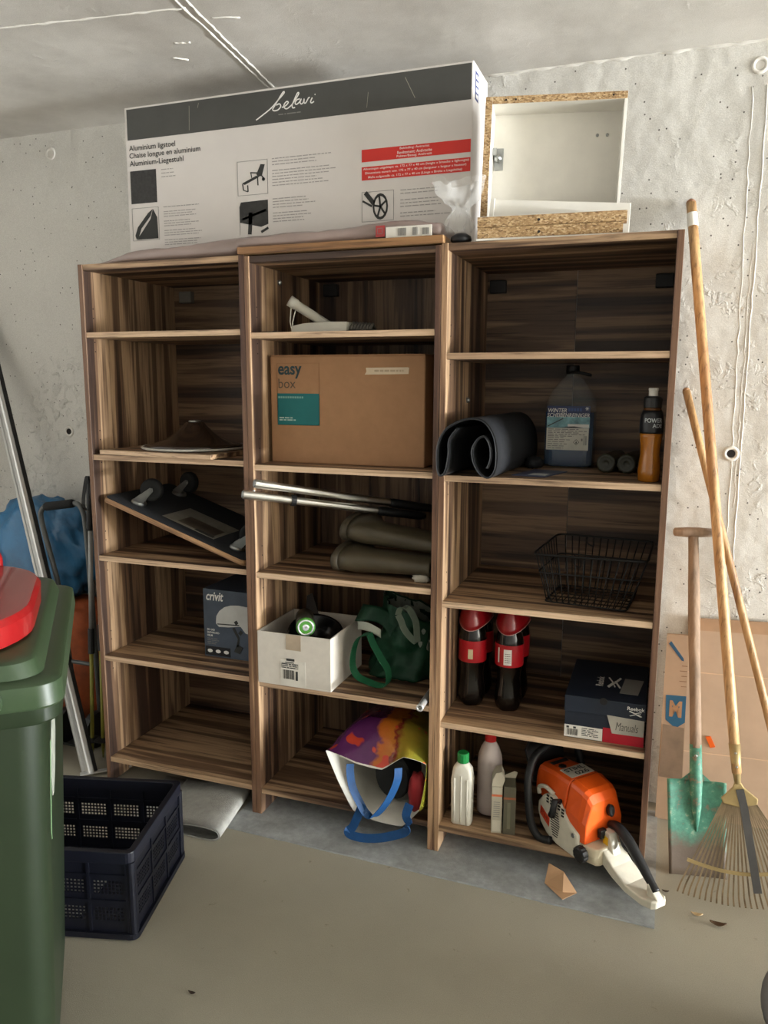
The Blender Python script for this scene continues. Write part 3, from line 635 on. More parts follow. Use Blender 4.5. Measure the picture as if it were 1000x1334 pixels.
# black bowl inside, tilted
c = V((0.818, 0.128, z+0.150)); Mb = Matrix.Translation(c) @ Matrix.Rotation(R(12), 4, 'Y') @ Matrix.Rotation(R(18), 4, 'X')
bm = B(); lathe(bm, [(0.001, -0.075), (0.045, -0.072), (0.080, -0.040), (0.092, 0.0), (0.097, 0.004), (0.096, 0.008), (0.090, 0.004), (0.076, -0.038), (0.042, -0.068), (0.001, -0.070)], n=36, M=Mb)
S('bowl', bm, mat('black_glaze', (16, 16, 17), 0.2), 'black bowl lying tilted inside the white cardboard box', 'bowl', smooth=True)
bm = B(); prism(bm, [(0.722, z+0.10), (0.80, z+0.115), (0.735, z+0.245), (0.715, z+0.235)], lambda u, v, d: (u, d+(v-z)*0.3, v), 0.205, 0.208)
S('plastic_sheet', bm, mat('dark_sheet', (30, 31, 33), 0.3), 'dark plastic sheet standing behind the bowl in the white cardboard box', 'plastic sheet')
# can lying with its end to the room
d = V((0.45, -0.88, 0.02)).normalized(); e = V((0.832, 0.020, z+0.203))
t = thing('spray_can', 'dark can with green ring and silver base lying in the black bowl', 'can', tuple(e))
Mx = Matrix.Translation(e) @ d.to_track_quat('Z', 'Y').to_matrix().to_4x4()
P('body', lathe(B(), [(0.029, -0.135), (0.032, -0.128), (0.032, -0.014)], n=28, M=Mx), mat('can_dark', (46, 44, 36), 0.3, 0.2, var=0.5, vs=20), t, smooth=True)
P('green_ring', lathe(B(), [(0.0322, -0.0139), (0.0328, -0.008), (0.031, -0.001), (0.0275, 0.0)], n=28, M=Mx), mat('can_green', (70, 128, 50), 0.3), t, smooth=True)
P('base', lathe(B(), [(0.0275, -0.003), (0.0270, 0.0012), (0.0235, 0.0016), (0.020, -0.002), (0.012, -0.001), (0.010, 0.001), (0.004, 0.0)], n=28, M=Mx), mat('can_silver', (226, 226, 230), 0.25, 0.6), t, smooth=True)
# --- green carrier bag
t = thing('green_bag', 'crumpled green carrier bag with hanging handles beside the white cardboard box', 'bag', (1.06, 0.26, z))
M_grn = mat('green_nonwoven', (10, 58, 36), 0.6, var=0.3, vs=9, bs=0.3, bsc=70)
def gb(u, v):
    a = u*2*math.pi; zz = v
    cx = 0.985+0.075*math.sin(v*1.5)+0.04*(1-v); cy = 0.29
    rx = (0.135*(1-0.25*v)); ry = 0.13*(1-0.35*v)
    n = noise.noise(V((math.cos(a)*1.8, math.sin(a)*1.8, v*2.5+4))); n2 = noise.noise(V((math.cos(a)*5, math.sin(a)*5, v*7)))
    k = 1+0.34*n+0.20*n2
    p = V((cx+0.06+rx*k*math.cos(a), cy+ry*k*math.sin(a), z+0.002+0.268*v*(1-0.28*(math.cos(a)+1)/2*v)+0.02*n*v))
    p.x = min(max(p.x, 0.945), 1.262); p.z = max(p.z, z+0.001); return p
bm = B(); nU, nV = 48, 26
rings = [[gb(j/nU, i/nV) for j in range(nU)] for i in range(nV+1)]
loft(bm, rings, True, False)
P('bag_body', bm, M_grn, t, smooth=True)
bm = B(); loft(bm, [[p*0.96+V((1.05, 0.29, z+0.1))*0.04 for p in rings[k]] for k in (26, 22, 16, 10)], False, True)
P('lining', bm, mat('lining_grey', (150, 158, 148), 0.7), t, smooth=True)
h1 = [(1.0309, 0.6825), (0.9974, 0.6677), (0.9786, 0.6291), (0.9724, 0.5696), (0.9897, 0.5303), (1.0312, 0.5150), (1.0685, 0.5080), (1.0981, 0.5180), (1.0993, 0.5626), (1.0755, 0.6003), (1.0458, 0.6473), (1.031, 0.6816)]
P('handle', ribbon(B(), smooth([(a, 0.085+0.04*(b-0.5), b) for a, b in h1], 4), (0.35, 0.9, 0.25), 0.028, 0.0015), mat('green_strap', (18, 84, 52), 0.6), t)
h2 = [(1.1184, 0.7458), (1.129, 0.7717), (1.1541, 0.7708), (1.1794, 0.7314), (1.1849, 0.6826), (1.1853, 0.6572), (1.1622, 0.6729), (1.1404, 0.6987), (1.1294, 0.7258), (1.1184, 0.7458)]
P('handle', ribbon(B(), smooth([(a, 0.13, b) for a, b in h2], 4), (0.6, 0.8, 0.1), 0.024, 0.0015), mat('pale_strap', (126, 138, 122), 0.6), t, smooth=False)
def flap(u, v): return V((0.955+0.125*u+0.02*v, 0.15+0.03*v-0.02*math.sin(u*6), 0.700+0.03*math.sin(u*3.1)-0.045*u+(0.055*v*(1-u*0.4))))
bm = B(); grid(bm, 14, 6, flap); solid(P('torn_flap', bm, M_grn, t, smooth=True), 0.0015)
bm = B(); grid(bm, 10, 4, lambda u, v: V((0.968+0.085*u, 0.146-0.01*math.sin(u*3), 0.672+0.030*v+0.012*math.sin(u*3.1)-0.02*u))); solid(P('pale_inside', bm, mat('pale_bag_inside', (176, 180, 166), 0.7), t, smooth=True), 0.001)
# --- short metal tube
a, b = V((1.252, -0.050, z+0.0125)), V((1.248, 0.12, z+0.0125)); d = (b-a).normalized()
fr = frame_along([a, b])[0]
bm = B(); loft(bm, [ring(b, 0.011), ring(a+d*0.01, 0.011), ring(a, 0.0118), ring(a-d*0.001, 0.0085), ring(a+d*0.002, 0.006), ring(a+d*0.05, 0.0055)])
S('metal_tube', bm, M_alu, 'short round metal tube poking out beside the green bag', 'tube', smooth=True)
# --- coloured shopping bag
z = ZB[4]
t = thing('shopping_bag', 'glossy purple and orange shopping bag with white lining and blue handles', 'bag', (1.10, 0.15, z+0.0005))
r0 = [(.910, .000, .288), (.955, -.030, .300), (1.04, -.052, .290), (1.13, -.055, .286), (1.195, -.030, .328), (1.262, .000, .300), (1.258, -.015, .215), (1.247, -.030, .152), (1.20, -.055, .1045), (1.11, -.055, .1035), (1.025, -.042, .118), (.962, -.020, .200)]
r1 = [(.925, .09, .300), (.965, .09, .350), (1.03, .085, .385), (1.12, .085, .392), (1.20, .09, .380), (1.264, .09, .330), (1.265, .09, .215), (1.263, .09, .135), (1.20, .09, .1035), (1.11, .09, .1035), (1.00, .09, .1035), (.940, .09, .18)]
r2 = [(a+0.004*(1.1-a), b+0.20, c-0.02*(c > .2)) for a, b, c in r1]
r3 = [(1.10+(a-1.10)*0.75, .40, .24+(c-.24)*0.6) for a, b, c in r1]
def densify(r, k=4):
    q = [V(p) for p in r]; n = len(q); out = []
    for i in range(n):
        p0, p1, p2, p3 = q[i-1], q[i], q[(i+1) % n], q[(i+2) % n]
        for j in range(k):
            s = j/k; lin_ = p1.lerp(p2, s); cm = 0.5*((2*p1)+(p2-p0)*s+(2*p0-5*p1+4*p2-p3)*s*s+(3*p1-p0-3*p2+p3)*s**3)
            out.append(lin_.lerp(cm, 0.35))
    return out
def bagrings(inset):
    rr = [densify(r) for r in (r0, r1, r2, r3)]; out = []
    for i in range(3):
        for j in range(5):
            s = j/5; ringp = []
            for a, b in zip(rr[i], rr[i+1]):
                p = a.lerp(b, s)
                p += V((0, 0, 1))*0.010*noise.noise(p*22)*(1 if p.z > 0.14 else 0)*min(1, (i+s)*3)
                cc = V((1.10, p.y, 0.24)); p = cc+(p-cc)*(1-inset)
                p.x = min(p.x, 1.2665); p.z = max(p.z, z+0.001+inset*0.02); ringp.append(p)
            out.append(ringp)
    return out
m, nt, b = nodes('bag_print')
vec = mapped(nt, (1, 1, 1)); sx = N(nt, 'ShaderNodeSeparateXYZ'); nt.links.new(vec, sx.inputs[0])
wob = noise_tex(nt, vec, 11, 3); ad = N(nt, 'ShaderNodeMath', operation='MULTIPLY_ADD'); ad.inputs[1].default_value = 0.14; nt.links.new(wob, ad.inputs[0]); nt.links.new(sx.outputs[0], ad.inputs[2])
mr = N(nt, 'ShaderNodeMapRange'); mr.inputs['From Min'].default_value = -0.12; mr.inputs['From Max'].default_value = 0.24; nt.links.new(ad.outputs[0], mr.inputs[0])
cA = ramp(nt, mr.outputs[0], [(0.0, (104, 44, 104)), (0.46, (84, 32, 82)), (0.50, (178, 92, 28)), (0.64, (182, 108, 34)), (0.67, (120, 32, 32)), (0.72, (150, 124, 40)), (0.92, (124, 120, 40))])
sp2 = ramp(nt, noise_tex(nt, vec, 16, 1), [(0.62, (0, 0, 0)), (0.65, (255, 255, 255))])
nt.links.new(mixc(nt, sp2, cA, lin((196, 66, 44))), b.inputs['Base Color']); b.inputs['Roughness'].default_value = 0.25; b.inputs['Coat Weight'].default_value = 0.5
bump(nt, b, noise_tex(nt, vec, 30, 3), 0.35, 0.006)
bm = B(); loft(bm, bagrings(0), False, True); P('outer_shell', bm, m, t, smooth=True)
bm = B(); rg = bagrings(0.025); rg[0] = [p+V((0, -0.0005, 0)) for p in bagrings(0)[0]]; loft(bm, rg, False, True); P('white_lining', bm, mat('bag_lining', (214, 210, 198), 0.6, var=0.06, vs=20), t, smooth=True)
M_strap = mat('blue_strap', (18, 66, 114), 0.5, var=0.15, vs=30)
h = [(1.0204, 0.285), (1.0212, 0.2568), (1.0317, 0.2081), (1.057, 0.1622), (1.08, 0.1297), (1.1028, 0.1227), (1.13, 0.149), (1.1611, 0.2009), (1.1829, 0.2594), (1.1847, 0.300)]
P('handle', ribbon(B(), smooth([(a, -0.052-0.012*math.sin(i*0.35), b) for i, (a, b) in enumerate(h)], 4), (0.75, 0.6, 0.0), 0.026, 0.0016), M_strap, t, smooth=False)
h = [(1.0658, 0.1579), (1.0544, 0.1235), (1.0337, 0.0731), (1.0175, 0.0557), (1.0267, 0.046), (1.0726, 0.0444), (1.1313, 0.0572), (1.189, 0.0811), (1.2174, 0.0986), (1.2237, 0.127), (1.2148, 0.1476), (1.2253, 0.1878)]
wdd = [(1, 0, .3)]*3+[(0.5, 0.2, 1)]+[(0, 0.25, 1)]*5+[(0.6, 0, 0.6)]+[(1, 0, 0)]*2
pp = smooth([(a, -0.060-0.010*math.sin(i*0.3), b) for i, (a, b) in enumerate(h)], 4)
P('handle', ribbon(B(), pp, [wdd[min(int(i/4), 11)] for i in range(len(pp))], 0.028, 0.0016), M_strap, t, smooth=False)
bm = B(); lathe(bm, [(0.060, 0.0), (0.066, 0.010), (0.064, 0.10), (0.05, 0.12)], n=28, M=Matrix.Translation((1.125, 0.055, 0.205)) @ Matrix.Rotation(R(-90), 4, 'X') @ Matrix.Rotation(R(8), 4, 'Y'), sy=1.25)
S('black_pot', bm, mat('pot_black', (13, 13, 14), 0.5), 'black round container inside the purple shopping bag', 'container', smooth=False)
bm = B(); blob(bm, (1.226, 0.02, 0.19), (0.026, 0.03, 0.066), 18, 12, 0.12, 2, 3, power=0.7)
S('red_cloth', bm, mat('red_cloth', (132, 22, 26), 0.7), 'dark red cloth bundle inside the purple shopping bag', 'cloth', smooth=True)
# ================================================================ right bookcase contents
z = ZC[1]
# --- rolled rubber mat: one sheet wound up, its end towards the room
prof = [(1.3596, 1.3797), (1.3354, 1.3454), (1.3339, 1.3), (1.3246, 1.2524), (1.3059, 1.2423), (1.2993, 1.2834), (1.3032, 1.3368), (1.3286, 1.379), (1.382, 1.4047), (1.4314, 1.4013), (1.4624, 1.3637), (1.4736, 1.3123), (1.4705, 1.2638), (1.453, 1.2410), (1.4285, 1.250), (1.4094, 1.2801), (1.4031, 1.3174), (1.4176, 1.3477), (1.4378, 1.3571), (1.4535, 1.3339), (1.4575, 1.2968), (1.4477, 1.2666)]
pc = smooth([(a, 0, b) for a, b in prof], 4)
def matring(y, sh):
    out = []; inn = []
    for i, p in enumerate(pc):
        tt = (pc[min(i+1, len(pc)-1)]-pc[max(i-1, 0)]).normalized(); nn = V((tt.z, 0, -tt.x))
        out.append(V((p.x+sh, y, p.z))+nn*0.0030); inn.append(V((p.x+sh, y, p.z))-nn*0.0030)
    r = out+inn[::-1]
    for p in r: p.z = max(p.z, z+0.0006); p.x = max(p.x, 1.3055+0.0 if y > 0 else 1.29)
    return r
bm = B(); rr = [matring(-0.062+0.5*k/8, 0.034*k/8) for k in range(9)]
rv = loft(bm, rr, False, False)
for ring_ in (rv[0], rv[-1]):
    n = len(ring_)
    for i in range(n//2-1):
        try: bm.faces.new((ring_[i], ring_[i+1], ring_[n-2-i], ring_[n-1-i]))
        except ValueError: pass
S('rubber_mat', bm, mat('black_rubber_mat', (26, 27, 30), 0.6, var=0.2, vs=40, bs=0.4, bsc=220), 'rolled black rubber mat sticking out of its shelf', 'mat', smooth=True)
# --- washer fluid bottle
t = thing('washer_fluid_bottle', 'large clear bottle of blue windscreen washer fluid with black cap', 'bottle', (1.622, 0.41, z+0.0006))
def rring(hx, hy, r, zz, c=(1.622, 0.41)): return [V((c[0]+a, c[1]+b, z+zz)) for a, b in rrect(hx, hy, min(r, hx, hy)*0.999, 4)]
bm = B(); loft(bm, [rring(.074, .056, .03, 0.001), rring(.081, .063, .03, 0.008), rring(.081, .063, .03, 0.052), rring(.079, .061, .03, 0.057), rring(.081, .063, .03, 0.062), rring(.081, .063, .03, 0.195), rring(.078, .060, .035, 0.215), rring(.062, .048, .04, 0.250), rring(.035, .032, .03, 0.285), rring(.020, .020, .02, 0.298), rring(.019, .019, .019, 0.312)])
P('bottle_wall', bm, mat('clear_pet', (200, 206, 206), 0.06, var=0, alpha=0.12), t, smooth=True)
bm = B(); loft(bm, [rring(.072, .054, .03, 0.003), rring(.0785, .0605, .03, 0.009), rring(.0785, .0605, .03, 0.178), rring(.0785, .0605, .03, 0.180)])
P('fluid', bm, mat('blue_fluid', (8, 52, 92), 0.15, var=0.05), t, smooth=False)
cp = P('cap', lathe(B(), [(0.021, 0.302), (0.0215, 0.306), (0.0215, 0.326), (0.019, 0.330)], (1.622, 0.41, z), 20), M_black, t)
P('carry_loop', tube(B(), smooth([(1.610, 0.395, z+0.306), (1.640, 0.375, z+0.308), (1.676, 0.372, z+0.300), (1.678, 0.392, z+0.298), (1.650, 0.400, z+0.304), (1.632, 0.405, z+0.306)], 5), 0.0045, 8), M_black, t, smooth=True)
y = 0.41-0.0636
rects(t, 'label', mat('label_navy', (24, 40, 84), 0.4), [(1.553, z+0.166, 1.689, z+0.200)], y)
rects(t, 'label_picture', mat('label_teal', (120, 166, 176), 0.4, var=0.5, vs=30), [(1.553, z+0.130, 1.689, z+0.1655)], y)
rects(t, 'label_text_panel', mat('label_pale', (206, 204, 192), 0.4), [(1.553, z+0.058, 1.687, z+0.1295)], y)
text(t, 'WINTER', 1.556, 1.616, z+0.179, z+0.192, y-0.0006, M_wprint, bold=0.01, shear=0.15)
rects(t, 'label_fade_text', mat('label_blue_text', (60, 84, 140), 0.5), [(1.620+i*0.009, z+0.183, 1.6265+i*0.009, z+0.193) for i in range(5)], y-0.0005)
text(t, 'SCHEIBENREINIGER', 1.554, 1.688, z+0.164, z+0.177, y-0.0008, M_wprint, bold=0.006, shear=0.15)
poly_print(t, 'snow_star', M_wprint, [bar((1.679-0.006*math.cos(a), z+0.192-0.006*math.sin(a)), (1.679+0.006*math.cos(a), z+0.192+0.006*math.sin(a)), 0.0016) for a in (0, 1.05, 2.09)], y-0.0007)
poly_print(t, 'wiper_picture', M_ink, [bar((1.556, z+0.134), (1.605, z+0.160), 0.003), [(1.590, z+0.132), (1.640, z+0.135), (1.670, z+0.131), (1.63, z+0.130)]], y-0.0006)
rects(t, 'snow_bank', M_wprint, [(1.62, z+0.131, 1.687, z+0.142)], y-0.0004)
dm = [(1.640, z+0.084), (1.649, z+0.093), (1.658, z+0.084), (1.649, z+0.075)]
rects(t, 'label_fine_print', M_inkgrey, textlines(1.558, 1.682, z+0.125, z+0.103, 5, 0.0025, 5)+textlines(1.558, 1.63, z+0.098, z+0.064, 6, 0.0022, 6)+barcode(1.672, z+0.075, 1.683, z+0.105, 7)+[(1.664, z+0.088, 1.669, z+0.096)], y-0.0005)
poly_print(t, 'hazard_mark', M_ink, [bar(dm[i], dm[(i+1) % 4], 0.0014) for i in range(4)]+[[(1.646, z+0.080), (1.652, z+0.080), (1.649, z+0.089)]], y-0.0006)
# --- sports drink bottle
c = (1.881, 0.068, z+0.0006)
t = thing('drink_bottle', 'orange sports drink bottle with black label and sport cap', 'bottle', c)
M_or = mat('orange_drink', (156, 94, 20), 0.18, var=0.15, coat=0.6)
P('drink_body', lathe(B(), [(0.026, 0), (0.030, 0.004), (0.031, 0.03), (0.0285, 0.055), (0.0265, 0.075), (0.027, 0.095), (0.0305, 0.125), (0.0315, 0.135)], c, 28), M_or, t, smooth=True)
P('label_sleeve', lathe(B(), [(0.0318, 0.135), (0.0322, 0.140), (0.0322, 0.168), (0.0300, 0.186), (0.0255, 0.198)], c, 28), mat('drink_label', (22, 23, 27), 0.3), t, smooth=True)
P('neck', lathe(B(), [(0.0250, 0.1985), (0.0225, 0.203), (0.0225, 0.206)], c, 24), mat('amber_neck', (84, 50, 16), 0.2), t, smooth=True)
P('cap', lathe(B(), [(0.0245, 0.206), (0.0245, 0.232), (0.021, 0.236), (0.0145, 0.238)], c, 24), M_black, t, smooth=False)
P('sport_spout', lathe(B(), [(0.0125, 0.238), (0.0125, 0.252), (0.0135, 0.253), (0.0135, 0.258), (0.011, 0.260)], c, 20), mat('spout_white', (214, 210, 200), 0.4), t, smooth=False)
def wrap(c, r):
    return lambda X, Z: V((c[0]+r*math.sin((X-c[0])/r), c[1]-r*math.cos((X-c[0])/r), Z))
text(t, 'POWER', 1.862, 1.912, z+0.166, z+0.178, 0, mat('label_grey_text', (176, 180, 182), 0.4), bold=0.02, warp=wrap(c, 0.0325))
text(t, 'ADE', 1.884, 1.912, z+0.152, z+0.163, 0, mat('label_grey_text', (176, 180, 182)), bold=0.02, warp=wrap(c, 0.0325))
# --- two dark rolls, brochure, dark pouch, folded plastic
for px, lab in ((1.752, 'olive rolled-up sleeve next to the washer fluid bottle'), (1.812, 'olive rolled-up sleeve next to the sports drink bottle')):
    bm = B(); c2 = V((px, 0.235, z+0.030)); d2 = V((0.12, 0.98, 0)).normalized(); n = 22
    fr = frame_along([c2, c2+d2])[0]; rg = []
    for s, rr_ in ((0, 0.020), (0.0, 0.028), (0.006, 0.0295), (0.16, 0.029), (0.2, 0.026)):
        rg.append([c2+d2*s+fr[0]*rr_*math.cos(k*2*math.pi/n)*(1+0.06*math.sin(k*3+s*40))+fr[1]*rr_*math.sin(k*2*math.pi/n) for k in range(n)])
    for s, rr_ in ((0.003, 0.016), (0.0, 0.012), (0.004, 0.008), (0.004, 0.002)): rg.insert(0, [c2+d2*s+fr[0]*rr_*math.cos(k*2*math.pi/n)+fr[1]*rr_*math.sin(k*2*math.pi/n) for k in range(n)])
    loft(bm, rg); S('rolled_sleeve', bm, mat('olive_film', (46, 46, 34), 0.35, var=0.4, vs=40), lab, 'roll', 'olive rolls on the shelf', smooth=True)
t = thing('brochure', 'blue and white brochure lying flat in front of the washer fluid bottle', 'brochure', (1.54, 0.12, z+0.0004))
bm = B(); prism(bm, [(1.495, 0.065), (1.595, 0.050), (1.640, 0.215), (1.535, 0.240)], lambda u, v, d: (u, v, d), z+0.0005, z+0.003)
P('cover', bm, mat('brochure_blue', (58, 66, 92), 0.4, var=0.3, vs=20), t)
bm = B(); prism(bm, [(1.54, 0.08), (1.592, 0.072), (1.600, 0.12), (1.55, 0.13)], lambda u, v, d: (u, v, d), z+0.0031, z+0.0034)
P('cover_picture', bm, mat('brochure_white', (190, 190, 186), 0.5), t)
bm = B(); blob(bm, (1.525, 0.30, z+0.018), (0.030, 0.06, 0.020), 20, 10, 0.3, 3, 6, zmin=z+0.0006)
S('glove', bm, mat('dark_cloth', (24, 25, 28), 0.8), 'crumpled dark glove lying between rolled mat and washer bottle', 'glove', smooth=True)
# --- wire basket
z = ZC[2]+0.0035
t = thing('wire_basket', 'black wire bicycle basket standing on the shelf', 'basket', (1.73, 0.23, ZC[2]))
bl = [V((1.600, 0.105, z)), V((1.842, 0.080, z)), V((1.862, 0.300, z)), V((1.622, 0.325, z))]
tl = [V((1.563, 0.085, z+0.148)), V((1.893, 0.055, z+0.156)), V((1.906, 0.350, z+0.160)), V((1.600, 0.380, z+0.160))]
def rim_pts(q, k=7, r=0.03):
    out = []
    for i in range(4):
        p, a, b = q[i], q[i-1], q[(i+1) % 4]
        da, db = (a-p).normalized(), (b-p).normalized()
        out += [p+da*r, p+da*r*0.35+db*r*0.35*0+db*r*0.12, p+db*r*0.35+da*r*0.12, p+db*r]
    return out+[out[0]]
def interp(f): return [a.lerp(b, f) for a, b in zip(bl, tl)]
P('rim', tube(B(), rim_pts(tl), 0.0036, 8, caps=False), M_wire, t, smooth=True)
P('middle_ring', tube(B(), rim_pts(interp(0.62)), 0.0027, 8, caps=False), M_wire, t, smooth=True)
P('base_ring', tube(B(), rim_pts(bl, r=0.02), 0.0024, 8, caps=False), M_wire, t, smooth=True)
for i, cnt in ((0, 13), (1, 10), (2, 13), (3, 10)):
    for k in range(1, cnt):
        f = k/cnt; a = bl[i].lerp(bl[(i+1) % 4], f); b = tl[i].lerp(tl[(i+1) % 4], f); cc = (bl[0]+bl[2])/2
        P('side_wire', tube(B(), [a+(cc-a).normalized()*0.006, a+V((0, 0, 0.004)), b], 0.0018, 6), M_wire, t, smooth=True)
for k in range(1, 14):
    f = k/14; P('base_wire', tube(B(), [bl[0].lerp(bl[1], f), bl[3].lerp(bl[2], f)], 0.0013, 6), M_wire, t, smooth=True)
for k in range(1, 6):
    f = k/6; P('base_wire', tube(B(), [bl[0].lerp(bl[3], f), bl[1].lerp(bl[2], f)], 0.0016, 6), M_wire, t, smooth=True)
bm = B(); q = tl[3].lerp(tl[2], 0.32); tube(bm, smooth([q+V((0, -0.004, 0)), q+V((0, -0.012, -0.02)), q+V((0.02, -0.012, -0.03)), q+V((0.02, -0.012, -0.012))], 4), 0.0022, 6); P('mounting_hook', bm, M_wire, t, smooth=True)
bm = B(); q = tl[3].lerp(tl[2], 0.2)+V((0, -0.03, -0.06)); tube(bm, smooth([q, q+V((0, -0.006, -0.03)), q+V((0.02, -0.006, -0.04)), q+V((0.02, -0.004, -0.015))], 4), 0.0022, 6)
P('mounting_hook', bm, M_wire, t, smooth=True)
# --- cola multipack
z = ZC[3]+0.0006
t = thing('cola_multipack', 'film-wrapped pack of dark cola bottles with red labels', 'bottle pack', (1.43, 0.25, z))
M_cola = mat('cola_dark', (14, 9, 7), 0.16, var=0.1, coat=0.2); M_colr = mat('cola_red', (170, 20, 30), 0.35, var=0.06)
M_cr2 = mat('cola_film_red', (140, 12, 20), 0.3, var=0.12, coat=0.2)
for i, (cx, cy) in enumerate(((1.360, 0.190), (1.483, 0.188), (1.362, 0.292), (1.485, 0.290))):
    c = (cx, cy, z)
    prof = [(0.020, 0.004), (0.036, 0.0), (0.043, 0.012), (0.045, 0.03), (0.043, 0.055), (0.0385, 0.085), (0.0375, 0.11), (0.041, 0.140), (0.0455, 0.152), (0.0455, 0.225), (0.043, 0.245), (0.036, 0.270), (0.024, 0.300), (0.0155, 0.318), (0.0145, 0.332)]
    rings = []
    for r, zz in prof:
        pet = 0.10 if zz < 0.03 else 0
        rings.append([V((cx+r*(1-pet*(0.5+0.5*math.cos(5*a)))*math.cos(a), cy+r*(1-pet*(0.5+0.5*math.cos(5*a)))*math.sin(a), z+zz)) for a in [2*math.pi*k/30 for k in range(30)]])
    bm = B(); loft(bm, rings); bo = P('bottle', bm, M_cola, t, smooth=True)
    P('label', lathe(B(), [(0.0462, 0.152), (0.0464, 0.154), (0.0464, 0.223), (0.0462, 0.225)], c, 32, False, False), M_colr, bo, smooth=True)
    P('cap', lathe(B(), [(0.0165, 0.333), (0.0165, 0.345), (0.015, 0.348)], c, 20), M_colr, bo)
    if i < 2:
        wf = wrap((cx, cy), 0.0470)
        def wrects(rs, seg=5):
            bm = B()
            for xa, za, xb, zb in rs:
                for k in range(seg):
                    xx0, xx1 = xa+(xb-xa)*k/seg, xa+(xb-xa)*(k+1)/seg
                    bm.faces.new([bm.verts.new(wf(*p)) for p in ((xx0, za), (xx1, za), (xx1, zb), (xx0, zb))])
            return bm
        if i == 0: P('label_panel', wrects([(cx-0.004, z+0.165, cx+0.012, z+0.198)]), mat('label_cream', (206, 196, 160), 0.5), bo)
        else:
            P('label_panel', wrects([(cx-0.010, z+0.160, cx+0.016, z+0.212), (cx-0.032, z+0.165, cx-0.026, z+0.215)]), M_wprint, bo)
            P('label_bars', wrects([(cx-0.007, z+0.168+k*0.007, cx+0.013, z+0.170+k*0.007) for k in range(5)]), mat('bar_dark', (60, 20, 24), 0.6), bo)
        for k in range(2):
            wf = wrap((cx, cy), 0.0466)
for cx in (1.360, 1.484):
    # red shrink film over the necks, scalloped at its lower edge
    n = 36; rings = []
    for f in range(7):
        ring_ = []
        for k in range(n):
            a = 2*math.pi*k/n; lo = 0.262+0.022*(0.5+0.5*math.cos(2*a)); zz = lo+(0.352-lo)*f/6
            rr = 0.052*(1-0.45*(f/6)**1.5)
            ring_.append(V((cx+rr*math.cos(a)*1.02, 0.240+(rr+0.052)*math.sin(a), z+zz)))
        rings.append(ring_)
    bm = B(); loft(bm, rings, False, True); solid(P('film_hood', bm, M_cr2, t, smooth=True), 0.0006)
    P('film_edge', tube(B(), [p*1.0 for p in rings[0]]+[rings[0][0]], 0.0012, 5, caps=False), mat('film_edge_white', (214, 170, 166), 0.4), t)
# --- shoe box
t = thing('shoe_box', 'dark navy shoe box with taped paper note and red corner', 'shoe box', (1.80, 0.19, z))
M_navy = mat('navy_board', (26, 34, 48), 0.5, var=0.12, vs=6); M_sred = mat('shoebox_red', (176, 24, 42), 0.5)
SY = 0.032
P('box_base', box(1.684, SY+0.003, z, 1.912, SY+0.327, z+0.095), M_navy, t, bev=0.001)
lid = P('lid', box(1.6815, SY, z+0.083, 1.9145, SY+0.33, z+0.133), M_navy, t, bev=0.002)
rects(t, 'red_corner', M_sred, [(1.796, z+0.001, 1.912, z+0.046)], SY+0.0024)
lb = rects(t, 'size_label', M_paper, [(1.684, z+0.002, 1.795, z+0.040)], SY+0.0022)
rects(lb, 'label_print', M_ink, barcode(1.692, z+0.008, 1.724, z+0.028, 11)+[(1.690, z+0.030, 1.698, z+0.036), (1.71, z+0.030, 1.718, z+0.036)]+textlines(1.735, 1.785, z+0.034, z+0.012, 5, 0.0022, 12), SY+0.0016)
y = SY-0.0006
def vector(x0, z0, x1, z1, f):
    sx_, sz_ = x1-x0, z1-z0
    pl = [bar((0.0, 0.95), (0.55, 0.55), 0.16), bar((0.05, 0.05), (0.62, 0.50), 0.10), bar((0.35, 0.55), (1.0, 1.0), 0.12), bar((0.52, 0.50), (1.0, 0.10), 0.20), bar((0.70, 0.48), (0.95, 0.62), 0.08)]
    return [[f(x0+u*sx_, z0+v*sz_) for u, v in p] for p in pl]
text(lid, 'Reebok', 1.862, 1.910, z+0.112, z+0.123, y, M_wprint, bold=0.02)
poly_print(lid, 'vector_mark', M_wprint, vector(1.868, z+0.094, 1.902, z+0.110, lambda a, b: (a, b)), y)
nt_ = P('paper_note', prism(B(), [(1.806, z+0.088), (1.911, z+0.084), (1.911, z+0.034), (1.822, z+0.033)], lambda u, v, d: (u, d, v), SY-0.0013, SY-0.0005), mat('note_paper', (176, 170, 158), 0.6), t)
text(nt_, 'Manuals', 1.832, 1.895, z+0.045, z+0.070, SY-0.0016, M_ink, bold=-0.006, shear=0.2)
zt = z+0.1335
def top_map(X, Z): return V((X, Z, zt))
bm_l = text(lid, 'Reebok', 0, 0.062, 0, 0.020, 0, M_wprint, bold=0.02, warp=lambda X, Z: V((1.784-Z*1.1, 0.14+X*1.3, zt)))
bm = B()
for p in vector(0, 0, 1, 1, lambda a, b: (a, b)): prism(bm, p, lambda u, v, d: (1.795+v*0.040, 0.225-0.085*u, d), zt-0.0004, zt+0.0002)
P('vector_mark', bm, M_wprint, lid)
bm = prism(B(), [(1.835, 0.100), (1.888, 0.100), (1.902, 0.225), (1.846, 0.225)], lambda u, v, d: (u, v, d), zt-0.0006, zt+0.0003)
tp = P('taped_paper', bm, mat('clear_tape_paper', (140, 138, 132), 0.35), lid)
P('pull_hole', lathe(B(), [(0.011, 0), (0.011, 0.0006)], n=16, M=Matrix.Translation((1.794, SY-0.0001, z+0.128)) @ Matrix.Rotation(R(90), 4, 'X')), M_hole, lid)
